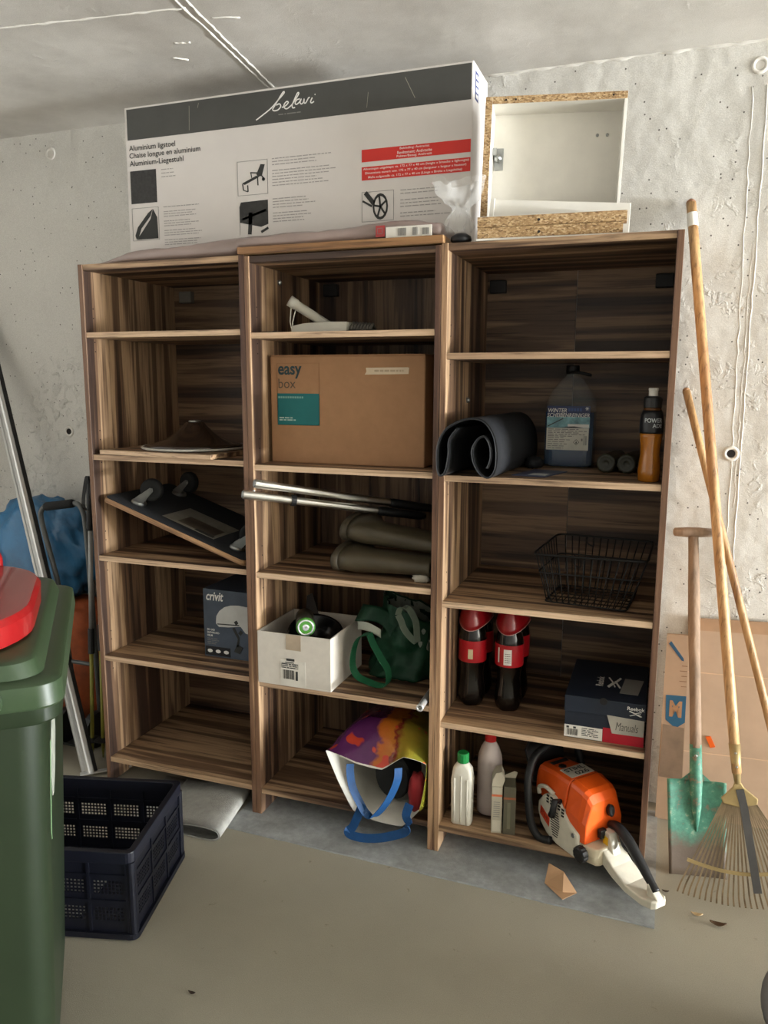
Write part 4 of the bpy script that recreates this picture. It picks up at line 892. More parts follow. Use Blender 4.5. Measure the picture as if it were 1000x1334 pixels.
# --- bottles and cartons at the bottom
z = ZC[4]+0.0006
c = (1.370, 0.050, z)
t = thing('oil_bottle', 'white ribbed oil bottle with green cap', 'bottle', c)
def rr2(hx, hy, r, zz): return [V((c[0]+a, c[1]+b, z+zz)) for a, b in rrect(hx, hy, min(r, hx, hy)*0.99, 4)]
M_wb = mat('white_hdpe', (220, 216, 202), 0.4, var=0.04)
bm = B(); loft(bm, [rr2(.030, .020, .010, 0.0), rr2(.033, .022, .010, 0.004), rr2(.033, .022, .010, 0.02), rr2(.034, .022, .010, 0.10), rr2(.035, .023, .010, 0.150), rr2(.030, .021, .012, 0.190), rr2(.020, .018, .016, 0.206), rr2(.0165, .0165, .0165, 0.210)])
P('bottle_body', bm, M_wb, t, smooth=True)
bm = B(); tube(bm, [(c[0], c[1]-0.0225, z+0.006), (c[0], c[1]-0.0235, z+0.17)], 0.0022, 6); tube(bm, [(c[0]-0.022, c[1]-0.0215, z+0.006), (c[0]-0.022, c[1]-0.0225, z+0.16)], 0.003, 6); tube(bm, [(c[0]+0.02, c[1]-0.0215, z+0.006), (c[0]+0.02, c[1]-0.0225, z+0.16)], 0.003, 6)
P('rib', bm, M_wb, t, smooth=True)
bm = B(); n = 24; loft(bm, [[V((c[0]+r*(1+0.03*(k % 2))*math.cos(2*math.pi*k/n), c[1]+r*(1+0.03*(k % 2))*math.sin(2*math.pi*k/n), z+zz)) for k in range(n)] for r, zz in ((0.0185, 0.2105), (0.0185, 0.238), (0.016, 0.242))])
P('cap', bm, mat('green_cap', (22, 122, 58), 0.4), t)
c = (1.437, 0.150, z)
t = thing('detergent_bottle', 'tall translucent white bottle with red cap', 'bottle', c)
P('bottle_body', lathe(B(), [(0.036, 0), (0.0405, 0.005), (0.0405, 0.075), (0.0395, 0.078), (0.0405, 0.081), (0.0405, 0.175), (0.039, 0.178), (0.0400, 0.181), (0.038, 0.200), (0.030, 0.225), (0.020, 0.243), (0.0165, 0.248)], c, 32), mat('cloudy_hdpe', (206, 192, 186), 0.4, var=0.06), t, smooth=True)
P('cap', lathe(B(), [(0.0185, 0.2485), (0.0185, 0.272), (0.0165, 0.275)], c, 20), mat('red_cap', (190, 32, 30), 0.4), t)
t = thing('small_carton', 'cream carton with orange stripe and torn open top', 'carton', (1.486, 0.045, z))
M_cream = mat('cream_board', (176, 168, 148), 0.7, var=0.08); M_olive = mat('olive_board', (86, 82, 66), 0.6, var=0.12)
Mx = Matrix.Translation((1.472, 0.020, z)) @ Matrix.Rotation(R(12), 4, 'Z')
def tb(bm): bm.transform(Mx); return bm
P('carton', tb(box(0, 0, 0, 0.033, 0.085, 0.158)), M_cream, t, bev=0.001)
P('stripe', tb(box(-0.0003, -0.0004, 0.125, 0.0333, 0, 0.132)), mat('orange_stripe', (200, 104, 66), 0.6), t)
P('panel_print', tb(box(0.004, -0.0004, 0.006, 0.029, 0, 0.045)), mat('pale_print', (196, 190, 172), 0.7), t)
bm = B()
for k in range(8): bx(bm, 0.006, -0.0005, 0.056+k*0.007, 0.026, 0, 0.058+k*0.007)
P('fine_print', tb(bm), M_inkgrey, t)
bm = B(); prism(bm, [(0, 0.158), (0.033, 0.158), (0.040, 0.176), (0.030, 0.196), (0.012, 0.192), (0.002, 0.175)], lambda u, v, d: (u, d+(v-0.158)*0.5, v), 0.004, 0.055); P('open_flap', tb(bm), M_cream, t)
t = thing('small_carton', 'olive carton standing behind the cream carton with orange stripe', 'carton', (1.53, 0.06, z))
Mx = Matrix.Translation((1.509, 0.024, z)) @ Matrix.Rotation(R(12), 4, 'Z')
P('carton', tb(box(0, 0, 0, 0.038, 0.100, 0.162)), M_olive, t, bev=0.001)
P('stripe', tb(box(-0.0002, -0.0004, 0.120, 0.0382, 0, 0.127)), mat('dull_orange', (150, 84, 52), 0.6), t)
P('vertical_print', tb(box(0.012, -0.0004, 0.02, 0.022, 0, 0.11)), mat('pale_olive', (110, 106, 86), 0.6), t)
bm = B(); prism(bm, [(0, 0.162), (0.038, 0.162), (0.044, 0.182), (0.034, 0.186), (0.006, 0.172)], lambda u, v, d: (u, d, v), 0.06, 0.0615); P('open_flap', tb(bm), M_cream, t)
# ================================================================ chainsaw
t = thing('chainsaw', 'orange and white chainsaw with black handles, its rear handle hanging off the bottom shelf', 'chainsaw', (1.822, 0.012, ZC[4]+0.001), (0, 0, R(-41)), local=True)
M_so = mat('saw_orange', (226, 88, 24), 0.32, var=0.06, coat=0.3); M_sw = mat('saw_cream', (206, 200, 182), 0.45, var=0.1, vs=20); M_sb = mat('saw_black', (24, 24, 25), 0.5, var=0.15)
P('engine_block', box(-0.23, -0.060, 0.0, -0.02, 0.075, 0.13), mat('saw_engine', (52, 50, 48), 0.6, var=0.3), t, bev=0.006)
sp = [(-0.028, 0.0), (-0.028, 0.080), (-0.070, 0.100), (-0.110, 0.138), (-0.150, 0.150), (-0.185, 0.138), (-0.208, 0.105), (-0.210, 0.075), (-0.195, 0.040), (-0.165, 0.014), (-0.120, 0.001)]
st = P('starter_cover', prism(B(), sp, lambda u, v, d: (u, d, v), -0.088, -0.058), M_sw, t, bev=0.008, seg=3)
bm = B()
for k in range(11):
    zz = 0.026+k*0.0078; x1 = -0.105-0.010*abs(k-5)*0.15; x0 = x1-0.042+0.004*abs(k-5)
    bx(bm, x0, -0.0886, zz, x1, -0.087, zz+0.0034)
P('vent_slot', bm, M_hole, st, kind='stuff')
bm = B()
for i in range(5):
    for j in range(3):
        bx(bm, -0.168+i*0.017, -0.0886, 0.120+j*0.010-i*0.0035*(i > 3), -0.157+i*0.017, -0.087, 0.126+j*0.010-i*0.0035*(i > 3))
P('vent_hole', bm, M_hole, st, kind='stuff')
bg = P('badge', prism(B(), [(-0.195, 0.070), (-0.192, 0.098), (-0.150, 0.072), (-0.152, 0.044)], lambda u, v, d: (u, d, v), -0.0892, -0.0875), mat('badge_red', (196, 64, 34), 0.4), st)
text(bg, 'STIHL', 0, 1, 0, 1, 0, mat('badge_text', (120, 34, 22), 0.5), bold=0.02, warp=lambda X, Z: V((-0.191+0.037*X, -0.0896, 0.077-0.022*X+0.013*Z)))
P('cover_screw', lathe(B(), [(0.007, 0), (0.007, 0.003), (0.003, 0.003)], n=12, M=Matrix.Translation((-0.045, -0.088, 0.072)) @ Matrix.Rotation(R(90), 4, 'X')), M_steel, st)
P('pull_grip_hook', tube(B(), smooth([(-0.150, -0.075, 0.150), (-0.185, -0.078, 0.160), (-0.215, -0.078, 0.145), (-0.212, -0.078, 0.125)], 5), 0.007, 8), M_sw, t, smooth=True)
def sect(x, wb, wt, z0, z1, r=0.016):
    return [V((x, y_, z_)) for y_, z_ in ((-wb, z0), (-wb+0.001, z0+(z1-z0)*0.45), (-wt-0.006, z1-r), (-wt, z1-r*0.35), (-wt+r, z1), (wt-r, z1), (wt, z1-r*0.35), (wt+0.006, z1-r), (wb-0.001, z0+(z1-z0)*0.45), (wb, z0))]
bm = B(); loft(bm, [sect(-0.255, 0.056, 0.044, 0.120, 0.196), sect(-0.245, 0.060, 0.048, 0.115, 0.206), sect(-0.160, 0.070, 0.054, 0.098, 0.218), sect(-0.102, 0.078, 0.058, 0.078, 0.218), sect(-0.098, 0.076, 0.056, 0.080, 0.215)])
sh = P('top_cover', bm, M_so, t, bev=0.004, seg=3)
bm = B(); bx(bm, -0.160, -0.046, 0.2176, -0.105, 0.046, 0.2195); pl = P('name_plate', bm, mat('plate_silver', (196, 190, 176), 0.35), sh)
text(pl, 'STIHL', 0, 1, 0, 1, 0, M_ink, bold=0.03, warp=lambda X, Z: V((-0.135-0.019*Z, -0.038+0.076*X, 0.2199)))
text(pl, '026', 0, 1, 0, 1, 0, M_ink, bold=0.02, warp=lambda X, Z: V((-0.110-0.019*Z, -0.018+0.052*X, 0.2199)))
bm = B(); bx(bm, -0.222, -0.03, 0.2105, -0.205, 0.034, 0.2125); P('grille_slot', bm, M_hole, sh)
P('choke_knob', lathe(B(), [(0.013, 0), (0.012, 0.004), (0.006, 0.006)], (-0.178, -0.018, 0.215), 14), M_sb, sh)
bm = B(); loft(bm, [sect(-0.096, 0.076, 0.056, 0.066, 0.217), sect(-0.090, 0.080, 0.059, 0.060, 0.221), sect(-0.040, 0.079, 0.056, 0.056, 0.210), sect(-0.024, 0.077, 0.053, 0.055, 0.201), sect(-0.010, 0.074, 0.048, 0.055, 0.180)])
fc = P('filter_cover', bm, M_so, t, bev=0.005, seg=3)
P('cover_latch', lathe(B(), [(0.013, 0), (0.013, 0.012), (0.010, 0.015)], n=16, M=Matrix.Translation((-0.008, 0.016, 0.146)) @ Matrix.Rotation(R(80), 4, 'Y') @ Matrix.Diagonal((1.4, 0.9, 1, 1))), M_sb, fc)
P('throttle_lever', box(-0.006, -0.030, 0.070, 0.010, -0.006, 0.098), M_sb, fc, bev=0.003)
P('carburettor_knob', tube(B(), [(-0.115, -0.078, 0.145), (-0.118, -0.100, 0.150), (-0.12, -0.105, 0.115), (-0.125, -0.104, 0.10)], [0.007, 0.010, 0.010, 0.012], 10), M_sb, t, smooth=True)
bm = B(); loft(bm, [[V((x, y_*k, z_)) for y_, z_ in ((-0.076, 0.004), (-0.080, 0.03), (-0.074, 0.054), (0.074, 0.054), (0.080, 0.03), (0.076, 0.004), (0.06, 0.0), (-0.06, 0.0))] for x, k in ((-0.055, 1), (-0.010, 1), (0.022, 0.86), (0.030, 0.7))])
tk = P('fuel_tank', bm, mat('cloudy_tank', (204, 192, 164), 0.35, var=0.08), t, bev=0.006, seg=3)
n = 26; Mx = Matrix.Translation((-0.012, -0.078, 0.030)) @ Matrix.Rotation(R(90), 4, 'X')
bm = B(); loft(bm, [[Mx @ V((r*(1+0.07*(k % 2))*math.cos(2*math.pi*k/n), r*(1+0.07*(k % 2))*math.sin(2*math.pi*k/n), h)) for k in range(n)] for r, h in ((0.0225, 0), (0.0225, 0.018), (0.018, 0.021))]); P('fuel_cap', bm, M_sb, t)
# rear handle: black grip over a cream hand plate
gp = smooth([(-0.004, 0.020, 0.098), (0.025, 0.020, 0.106), (0.070, 0.018, 0.088), (0.120, 0.012, 0.055), (0.165, 0.006, 0.024), (0.195, 0.002, 0.004)], 5)
P('rear_grip', tube(B(), gp, [0.012+0.004*math.sin(math.pi*min(1, i/(len(gp)-1)*1.2)) for i in range(len(gp))], 12), M_sb, t, smooth=True)
bm = B(); loft(bm, [[V((x, y_, z_)) for y_, z_ in ((-w_, zb), (w_, zb), (w_, zt_), (-w_, zt_))] for x, w_, zb, zt_ in ((0.028, 0.040, 0.006, 0.050), (0.070, 0.040, -0.016, 0.018), (0.120, 0.040, -0.030, -0.008), (0.175, 0.036, -0.036, -0.014), (0.205, 0.028, -0.034, -0.010), (0.216, 0.018, -0.030, -0.012))])
P('hand_plate', bm, M_sw, t, bev=0.004, seg=3)
bm = B(); loft(bm, [[V((x, y_, z_)) for y_, z_ in ((-0.012, zb), (0.014, zb), (0.014, zt_), (-0.012, zt_))] for x, zb, zt_ in ((0.172, -0.02, 0.022), (0.195, -0.02, 0.004), (0.212, -0.02, -0.008))]); P('handle_end', bm, M_sw, t, bev=0.004)
bm = B(); loft(bm, [[V((x, y_, z_)) for y_, z_ in ((-0.014, zb), (0.016, zb), (0.016, zt_), (-0.014, zt_))] for x, zb, zt_ in ((0.0, 0.045, 0.095), (0.026, 0.03, 0.092), (0.050, 0.0, 0.03))]); P('handle_root', bm, M_sw, t, bev=0.004)
P('warning_sticker', prism(B(), [(0.004, 0.055), (0.024, 0.048), (0.024, 0.078), (0.006, 0.080)], lambda u, v, d: (u, d, v), -0.0155, -0.0145), mat('sticker_yellow', (226, 180, 30), 0.4), t)
P('throttle_trigger', tube(B(), smooth([(0.04, 0.018, 0.085), (0.055, 0.018, 0.062), (0.075, 0.018, 0.055)], 4), 0.006, 8), M_sb, t, smooth=True)
fh = smooth([(-0.130, -0.098, 0.012), (-0.165, -0.112, 0.006), (-0.190, -0.125, 0.040), (-0.205, -0.128, 0.110), (-0.225, -0.115, 0.185), (-0.240, -0.075, 0.240), (-0.245, 0.0, 0.262), (-0.242, 0.070, 0.255), (-0.230, 0.098, 0.215), (-0.205, 0.098, 0.120), (-0.190, 0.085, 0.05)], 6)
P('front_handle', tube(B(), fh, 0.0125, 14), M_sb, t, smooth=True)
P('hand_guard', prism(B(), [(-0.062, 0.13), (0.075, 0.13), (0.082, 0.24), (0.045, 0.268), (-0.05, 0.268), (-0.075, 0.235)], lambda u, v, d: (d-(v-0.13)*0.25, u, v), -0.272, -0.262), M_sb, t, bev=0.003)
P('guide_bar', prism(B(), [(-0.24, 0.05), (-0.24, 0.095), (-0.30, 0.092), (-0.325, 0.072), (-0.30, 0.052)], lambda u, v, d: (u, d, v), 0.05, 0.055), M_steel, t)

# ================================================================ floor
M_crp = mat('grey_felt_carpet', (152, 154, 152), 0.95, var=0.16, vs=40, bs=0.6, bsc=260)
def crp(u, v, k):
    x = 0.58+u*(1.972-0.58); fy = -0.112-0.022*u+0.003*noise.noise(V((x*14, 0, 0)))
    return V((x, fy+v*(0.50-fy), 0.0006+k*(0.0048+(0.003*noise.noise(V((x*8, v*9, 2))) if v < 0.2 else 0))))
bm = B(); g1 = grid(bm, 60, 14, lambda u, v: crp(u, v, 1)); g0 = grid(bm, 60, 14, lambda u, v: crp(u, v, 0))
for a in range(60):
    bm.faces.new((g0[a][0], g0[a+1][0], g1[a+1][0], g1[a][0]))
for b_ in range(14): bm.faces.new((g0[60][b_], g0[60][b_+1], g1[60][b_+1], g1[60][b_])); bm.faces.new((g0[0][b_], g1[0][b_], g1[0][b_+1], g0[0][b_+1]))
S('carpet_strip', bm, M_crp, 'long grey felt carpet strip lying under the bookcases', 'carpet', smooth=False)
# folded offcut: a sheet folded back on itself
fold = smooth([(0.20, 0.001), (0.40, 0.002), (0.52, 0.004), (0.570, 0.016), (0.578, 0.034), (0.560, 0.050), (0.50, 0.054), (0.42, 0.040), (0.36, 0.024), (0.31, 0.014)] and [(0.20, 0, 0.003), (0.40, 0, 0.004), (0.52, 0, 0.005), (0.570, 0, 0.016), (0.580, 0, 0.032), (0.562, 0, 0.046), (0.50, 0, 0.048), (0.42, 0, 0.036), (0.36, 0, 0.022), (0.30, 0, 0.012)], 5)
bm = B(); dx = V((0.0, 0.0, 0)); rings = []
for k in range(9):
    s = k/8; yy = -0.205+0.30*s; sh_ = 0.035-0.05*s
    row = []; row2 = []
    for i, p in enumerate(fold):
        tt = (fold[min(i+1, len(fold)-1)]-fold[max(i-1, 0)]).normalized(); nn = V((-tt.z, 0, tt.x))*0.0028
        o_ = V((p.x+sh_-0.016*0, yy+0.05*(0.58-p.x), p.z+0.0006))
        o_.z += 0.003*noise.noise(V((p.x*9, yy*9, 3)))*(p.z > 0.01)
        a, b_ = o_+nn, o_-nn; a.z = max(a.z, 0.0005); b_.z = max(b_.z, 0.0005); row.append(a); row2.append(b_)
    rings.append(row+row2[::-1])
rv = loft(bm, rings, False, False)
for r_ in (rv[0], rv[-1]):
    n = len(r_)
    for i in range(n//2-1): bm.faces.new((r_[i], r_[i+1], r_[n-2-i], r_[n-1-i]))
S('carpet_offcut', bm, mat('pale_felt', (164, 163, 156), 0.95, var=0.12, vs=40, bs=0.5, bsc=240), 'pale grey carpet offcut folded over beside the blue crate', 'carpet', smooth=True)
# brown paper scrap
bm = B()
v_ = [bm.verts.new(p) for p in ((1.655, -0.050, 0.010), (1.712, -0.072, 0.008), (1.708, -0.030, 0.048), (1.662, -0.020, 0.060), (1.752, -0.060, 0.0075), (1.715, -0.105, 0.007))]
bm.faces.new((v_[0], v_[1], v_[2], v_[3])); bm.faces.new((v_[1], v_[5], v_[4])); bm.faces.new((v_[1], v_[4], v_[2])); bm.faces.new((v_[0], v_[5], v_[1]))
solid(S('cardboard_scrap', bm, mat('scrap_kraft', (178, 140, 104), 0.8, var=0.08), 'bent brown cardboard scrap lying on the grey carpet strip', 'cardboard scrap'), 0.0015, 1)
# dry leaf bits
for i, (lx, ly, s_, c_, lab) in enumerate(((2.085, -0.035, 0.016, (196, 170, 130), 'pale curled wood shaving on the floor by the rake'), (2.140, -0.060, 0.022, (84, 62, 42), 'brown dry leaf on the floor by the rake tines'), (2.000, 0.045, 0.010, (70, 56, 42), 'tiny dark leaf fragment beside the spade'), (0.891, -0.779, 0.010, (58, 46, 36), 'tiny dark leaf fragment on the bare floor near the blue crate'))):
    bm = B(); grid(bm, 6, 3, lambda u, v: V((lx+(u-0.5)*2*s_, ly+(v-0.5)*s_*0.9*math.sin(math.pi*min(0.97, max(0.03, u))), 0.003+0.35*s_*(2*u-1)**2+0.2*s_*(2*v-1)**2)))
    solid(S('leaf', bm, mat('leaf_%d' % i, c_, 0.8), lab, 'leaf', smooth=True), 0.001)

# ================================================================ blue crate
t = thing('folding_crate', 'dark blue plastic crate with square perforations on the floor beside the green bin', 'crate', (0.316, -0.560, 0.0006), (0, 0, R(14.9)), local=True)
M_cr = mat('navy_plastic', (12, 14, 25), 0.42, var=0.12, vs=30)
LX, LY, H = 0.29, 0.195, 0.262
def perforated(length, h, z0, groups, th=0.003):
    """sheet in local (u, z) with square holes; groups = list of (u0, z0, cols, rows, pitch, size)"""
    us, zs = {0.0, length}, {z0, h}
    holes = set()
    for gu, gz, nc, nr, pt, sz in groups:
        for i in range(nc):
            us |= {round(gu+i*pt, 5), round(gu+i*pt+sz, 5)}
        for j in range(nr): zs |= {round(gz+j*pt, 5), round(gz+j*pt+sz, 5)}
        for i in range(nc):
            for j in range(nr): holes.add((round(gu+i*pt, 5), round(gz+j*pt, 5)))
    us, zs = sorted(us), sorted(zs); bm = B(); vv = {}
    def gv(a, b):
        if (a, b) not in vv: vv[(a, b)] = bm.verts.new((a, 0, b))
        return vv[(a, b)]
    for i in range(len(us)-1):
        for j in range(len(zs)-1):
            if (us[i], zs[j]) in holes: continue
            bm.faces.new((gv(us[i], zs[j]), gv(us[i+1], zs[j]), gv(us[i+1], zs[j+1]), gv(us[i], zs[j+1])))
    return bm
def side(name, length, Mx, ng):
    pt, sz, nc = 0.0105, 0.0072, 8
    if ng == 2: pt, sz, nc = 0.0105, 0.0072, 7
    gw = nc*pt; gap = (length-ng*gw)/(ng+1); groups = []
    for k in range(ng):
        u0 = gap+k*(gw+gap)
        for zz in (0.055, 0.135): groups.append((u0, zz, nc, 5 if ng == 2 else 4, pt, sz))
    bm = perforated(length, H-0.03, 0.02, groups); bm.transform(Mx); o = solid(P(name, bm, M_cr, t), 0.003, 0)
    bm = B()
    for k in range(ng+1):
        uu = gap*0.5+k*(gw+gap)
        bx(bm, uu-0.004, -0.006, 0.02, uu+0.004, 0.006, H-0.03)
    bx(bm, 0, -0.0055, 0.108, length, 0.0055, 0.118); bx(bm, 0, -0.005, 0.188, length, 0.005, 0.194)
    bm.transform(Mx); P('rib', bm, M_cr, o)
    return o
side('long_wall', 2*LX-0.02, Matrix.Translation((-LX+0.01, -LY+0.008, 0)), 5)
side('long_wall', 2*LX-0.02, Matrix.Translation((-LX+0.01, LY-0.008, 0)), 5)
side('short_wall', 2*LY-0.02, Matrix.Translation((LX-0.008, -LY+0.01, 0)) @ Matrix.Rotation(R(90), 4, 'Z'), 3)
side('short_wall', 2*LY-0.02, Matrix.Translation((-LX+0.008, -LY+0.01, 0)) @ Matrix.Rotation(R(90), 4, 'Z'), 3)
bm = B(); o1, i1 = rrect(LX, LY, 0.02, 4), rrect(LX-0.018, LY-0.018, 0.012, 4)
def ringz(p, zz): return [V((a, b, zz)) for a, b in p]
loft(bm, [ringz(i1, H-0.034), ringz(o1, H-0.034), ringz(o1, H), ringz(i1, H), ringz(i1, H-0.034)], False, False); P('top_rim', bm, M_cr, t, bev=0.002)
bm = B(); loft(bm, [ringz(i1, 0.022), ringz(rrect(LX+0.004, LY+0.004, 0.02, 4), 0.022), ringz(rrect(LX+0.004, LY+0.004, 0.02, 4), 0.006), ringz(rrect(LX-0.01, LY-0.01, 0.02, 4), 0.0)], False, True); bx(bm, -LX+0.015, -LY+0.015, 0.008, LX-0.015, LY-0.015, 0.014); P('base_tray', bm, M_cr, t)
for a, b in ((1, 1), (1, -1), (-1, 1), (-1, -1)): P('corner_post', lathe(B(), [(0.012, 0.01), (0.012, H-0.03)], (a*(LX-0.011), b*(LY-0.011), 0), 12), M_cr, t)
bm = B(); prism(bm, [(-0.20, 0.018), (0.10, 0.018), (0.16, 0.10), (0.212, 0.17), (0.17, 0.233), (0.10, 0.235), (-0.20, 0.228)], lambda u, v, d: (u, d, v), -LY+0.020, -LY+0.0212)
bm.transform(Matrix.Translation((0.316, -0.560, 0.0006)) @ Matrix.Rotation(R(14.9), 4, 'Z'))
S('paper_sheet', bm, M_paper, 'white paper sheet standing inside the blue crate behind its perforated wall', 'paper')

# ================================================================ wheelie bin
t = thing('wheelie_bin', 'green plastic wheelie bin with closed lid standing at the picture edge beside the crate', 'bin', (0.513, -1.136, 0.0), (0, 0, R(39.7)), local=True)
t['label'] = 'tall green plastic wheelie bin with closed lid and a sticker on its side'
M_bin = mat('bin_green', (26, 37, 21), 0.42, var=0.10, vs=5); M_lid = mat('bin_lid_lit_green', (46, 61, 40), 0.4, var=0.08, vs=6)  # lid: bin green lightened to paint in the light falling on its top
def rz(hx, hy, r, zz, cy=0): return [V((a, b+cy, zz)) for a, b in rrect(hx, hy, r, 9)]
bm = B(); loft(bm, [rz(0.215, 0.24, 0.05, 0.03), rz(0.225, 0.25, 0.05, 0.10), rz(0.262, 0.318, 0.05, 0.90), rz(0.262, 0.318, 0.05, 0.945)]); P('body', bm, M_bin, t, smooth='auto')
bm = B(); loft(bm, [rz(0.285, 0.335, 0.05, 0.915), rz(0.288, 0.338, 0.05, 0.92), rz(0.288, 0.338, 0.05, 0.955), rz(0.27, 0.32, 0.05, 0.960)]); P('collar', bm, M_bin, t, smooth='auto')
bm = B(); loft(bm, [rz(0.292, 0.352, 0.045, 0.950), rz(0.295, 0.355, 0.045, 0.955), rz(0.292, 0.352, 0.045, 0.992), rz(0.286, 0.345, 0.045, 0.997), rz(0.262, 0.330, 0.05, 0.999), rz(0.252, 0.322, 0.05, 1.024), rz(0.244, 0.314, 0.05, 1.029)]); P('lid', bm, M_lid, t, smooth='auto')
bm = B(); bx(bm, -0.20, -0.375, 0.962, 0.20, -0.350, 0.985); P('lid_grip', bm, M_lid, t, bev=0.006)
for s in (-1, 1):
    P('wheel', lathe(B(), [(0.06, -0.025), (0.10, -0.025), (0.10, 0.025), (0.06, 0.025)], n=24, M=Matrix.Translation((s*0.14, 0.20, 0.101)) @ Matrix.Rotation(R(90), 4, 'Y')), M_black, t)
P('handle_bar', tube(B(), [(-0.2, 0.375, 0.99), (0.2, 0.375, 0.99)], 0.015, 10), M_bin, t, smooth=True)
def sidept(yy, zz, off=0.0015):
    k = (zz-0.10)/0.80; return V((0.225+0.037*k+off, yy, zz))
bm = B(); ps = [(-0.19, 0.885), (-0.12, 0.86), (-0.09, 0.80), (-0.12, 0.73), (-0.17, 0.70), (-0.20, 0.71), (-0.225, 0.76), (-0.215, 0.82)]
loft(bm, [[sidept(a, b, 0.0003) for a, b in ps], [sidept(a, b, 0.0016) for a, b in ps]]); P('side_sticker', bm, mat('worn_sticker', (146, 150, 138), 0.6, var=0.25, vs=20), t)
P('scratch', tube(B(), [sidept(-0.235, 0.84, 0.0005), sidept(-0.25, 0.76, 0.0005), sidept(-0.25, 0.66, 0.0005), sidept(-0.235, 0.64, 0.0005)], 0.0012, 5), mat('scratch_pale', (96, 124, 88), 0.6), t)
# red tray on the lid
t = thing('red_tray', 'red plastic tray with rounded corners lying on the green bin lid', 'tray', (0.513, -1.136, 1.030), (0, 0, R(39.7)), local=True)
def tr(hx, hy, r, zz): return [V((a-0.03, b-0.045, zz)) for a, b in rrect(hx, hy, r, 10)]
M_rt = mat('red_plastic', (136, 20, 22), 0.34, var=0.06, vs=5, coat=0.5)
bm = B(); loft(bm, [tr(0.250, 0.275, 0.19, 0.0), tr(0.268, 0.29, 0.20, 0.006), tr(0.270, 0.292, 0.20, 0.045), tr(0.262, 0.285, 0.195, 0.056), tr(0.250, 0.27, 0.19, 0.058)]); P('tray_body', bm, M_rt, t, smooth='auto')
bm = B(); tube(bm, smooth([(0.05, 0.21, 0.055), (0.06, 0.225, 0.085), (0.13, 0.21, 0.085), (0.14, 0.195, 0.055)], 5), 0.012, 10); P('handle', bm, M_rt, t, smooth=True)

# ================================================================ things behind the bin, left of the bookcases
def bagmat(name, c): return mat(name, c, 0.3, var=0.3, vs=7, bs=0.5, bsc=24, coat=0.2)
bm = B(); blob(bm, (-0.64, 0.440, 0.775), (0.275, 0.120, 0.225), 44, 28, 0.16, 2.4, 5, zmin=0.565, ymax=0.565, power=0.85)
S('blue_bag', bm, bagmat('blue_film', (46, 104, 146)), 'blue plastic bag lying on the burnt orange bag against the wall', 'plastic bag', smooth=True)
t = thing('hand_truck', 'folding hand truck with grey tube frame and black foam handle', 'hand truck', (-0.42, 0.2, 0))
M_gt = mat('grey_tube', (92, 94, 92), 0.4, 0.3)
Y = 0.27
lt = smooth([(-0.37, Y, 0.10), (-0.412, Y, 0.55), (-0.432, Y, 0.70), (-0.490, Y, 0.93), (-0.484, Y, 0.985), (-0.46, Y, 0.998)], 5)
rt_ = smooth([(-0.322, Y, 1.020), (-0.295, Y, 1.015), (-0.276, Y, 0.985), (-0.268, Y, 0.93), (-0.26, Y, 0.70), (-0.25, Y, 0.10)], 5)
P('frame_tube', tube(B(), lt, 0.0105, 10), M_gt, t, smooth=True); P('frame_tube', tube(B(), rt_, 0.0105, 10), M_gt, t, smooth=True)
P('foam_grip', tube(B(), [(-0.468, Y, 0.996), (-0.46, Y, 0.998), (-0.33, Y, 1.018), (-0.318, Y, 1.020)], [0.014, 0.018, 0.018, 0.014], 14), mat('foam_black', (26, 26, 27), 0.9), t, smooth=True)
P('cross_bar', tube(B(), [(-0.393, Y, 0.34), (-0.255, Y, 0.34)], 0.009, 8), M_gt, t); P('toe_plate', box(-0.39, Y-0.08, 0.002, -0.24, Y, 0.010), M_gt, t)
for sx_ in (-0.385, -0.24): P('truck_wheel', lathe(B(), [(0.04, -0.015), (0.075, -0.015), (0.075, 0.015), (0.04, 0.015)], n=20, M=Matrix.Translation((sx_, Y-0.04, 0.077)) @ Matrix.Rotation(R(90), 4, 'Y')), M_black, t)
P('axle', tube(B(), [(-0.385, Y-0.04, 0.077), (-0.24, Y-0.04, 0.077)], 0.006, 8), M_steel, t)
# ski poles
M_lime = mat('lime_shaft', (128, 124, 44), 0.4); M_silv = mat('silver_shaft', (150, 150, 148), 0.4, 0.4)
for a, b, lab in (((-0.135, 0.14, 0.012), (-0.150, 0.22, 1.17), 'ski pole with silver and lime shaft leaning nearest the bookcase side'), ((-0.180, 0.13, 0.012), (-0.185, 0.215, 1.13), 'ski pole with silver and lime shaft leaning beside the hand truck')):
    a, b = V(a), V(b); t = thing('ski_pole', lab, 'ski pole', tuple(a), group='ski poles beside the bookcase')
    P('lower_shaft', tube(B(), [a, a.lerp(b, 0.04), a.lerp(b, 0.38)], [0.003, 0.007, 0.008], 10), M_lime, t, smooth=True)
    P('basket', lathe(B(), [(0.006, 0), (0.035, 0.003), (0.035, 0.006), (0.008, 0.012)], tuple(a.lerp(b, 0.06)), 16), M_black, t)
    P('clamp', tube(B(), [a.lerp(b, 0.38), a.lerp(b, 0.47)], 0.013, 10), M_black, t)
    P('upper_shaft', tube(B(), [a.lerp(b, 0.47), a.lerp(b, 0.82)], 0.009, 10), M_silv, t, smooth=True)
    P('grip', tube(B(), [a.lerp(b, 0.82), a.lerp(b, 0.83), a.lerp(b, 0.93), b, b+V((0, 0, 0.006))], [0.010, 0.015, 0.013, 0.016, 0.008], 10), M_black, t, smooth=True)
    P('strap', ribbon(B(), smooth([b, b+V((0.01, -0.03, 0.01)), b+V((0.005, -0.05, -0.09)), b+V((0, -0.02, -0.12)), a.lerp(b, 0.93)], 4), (1, 0.3, 0), 0.014), M_black, t)
t = thing('ski', 'dark narrow ski leaning upright against the bookcase side', 'ski', (-0.05, 0.25, 0))
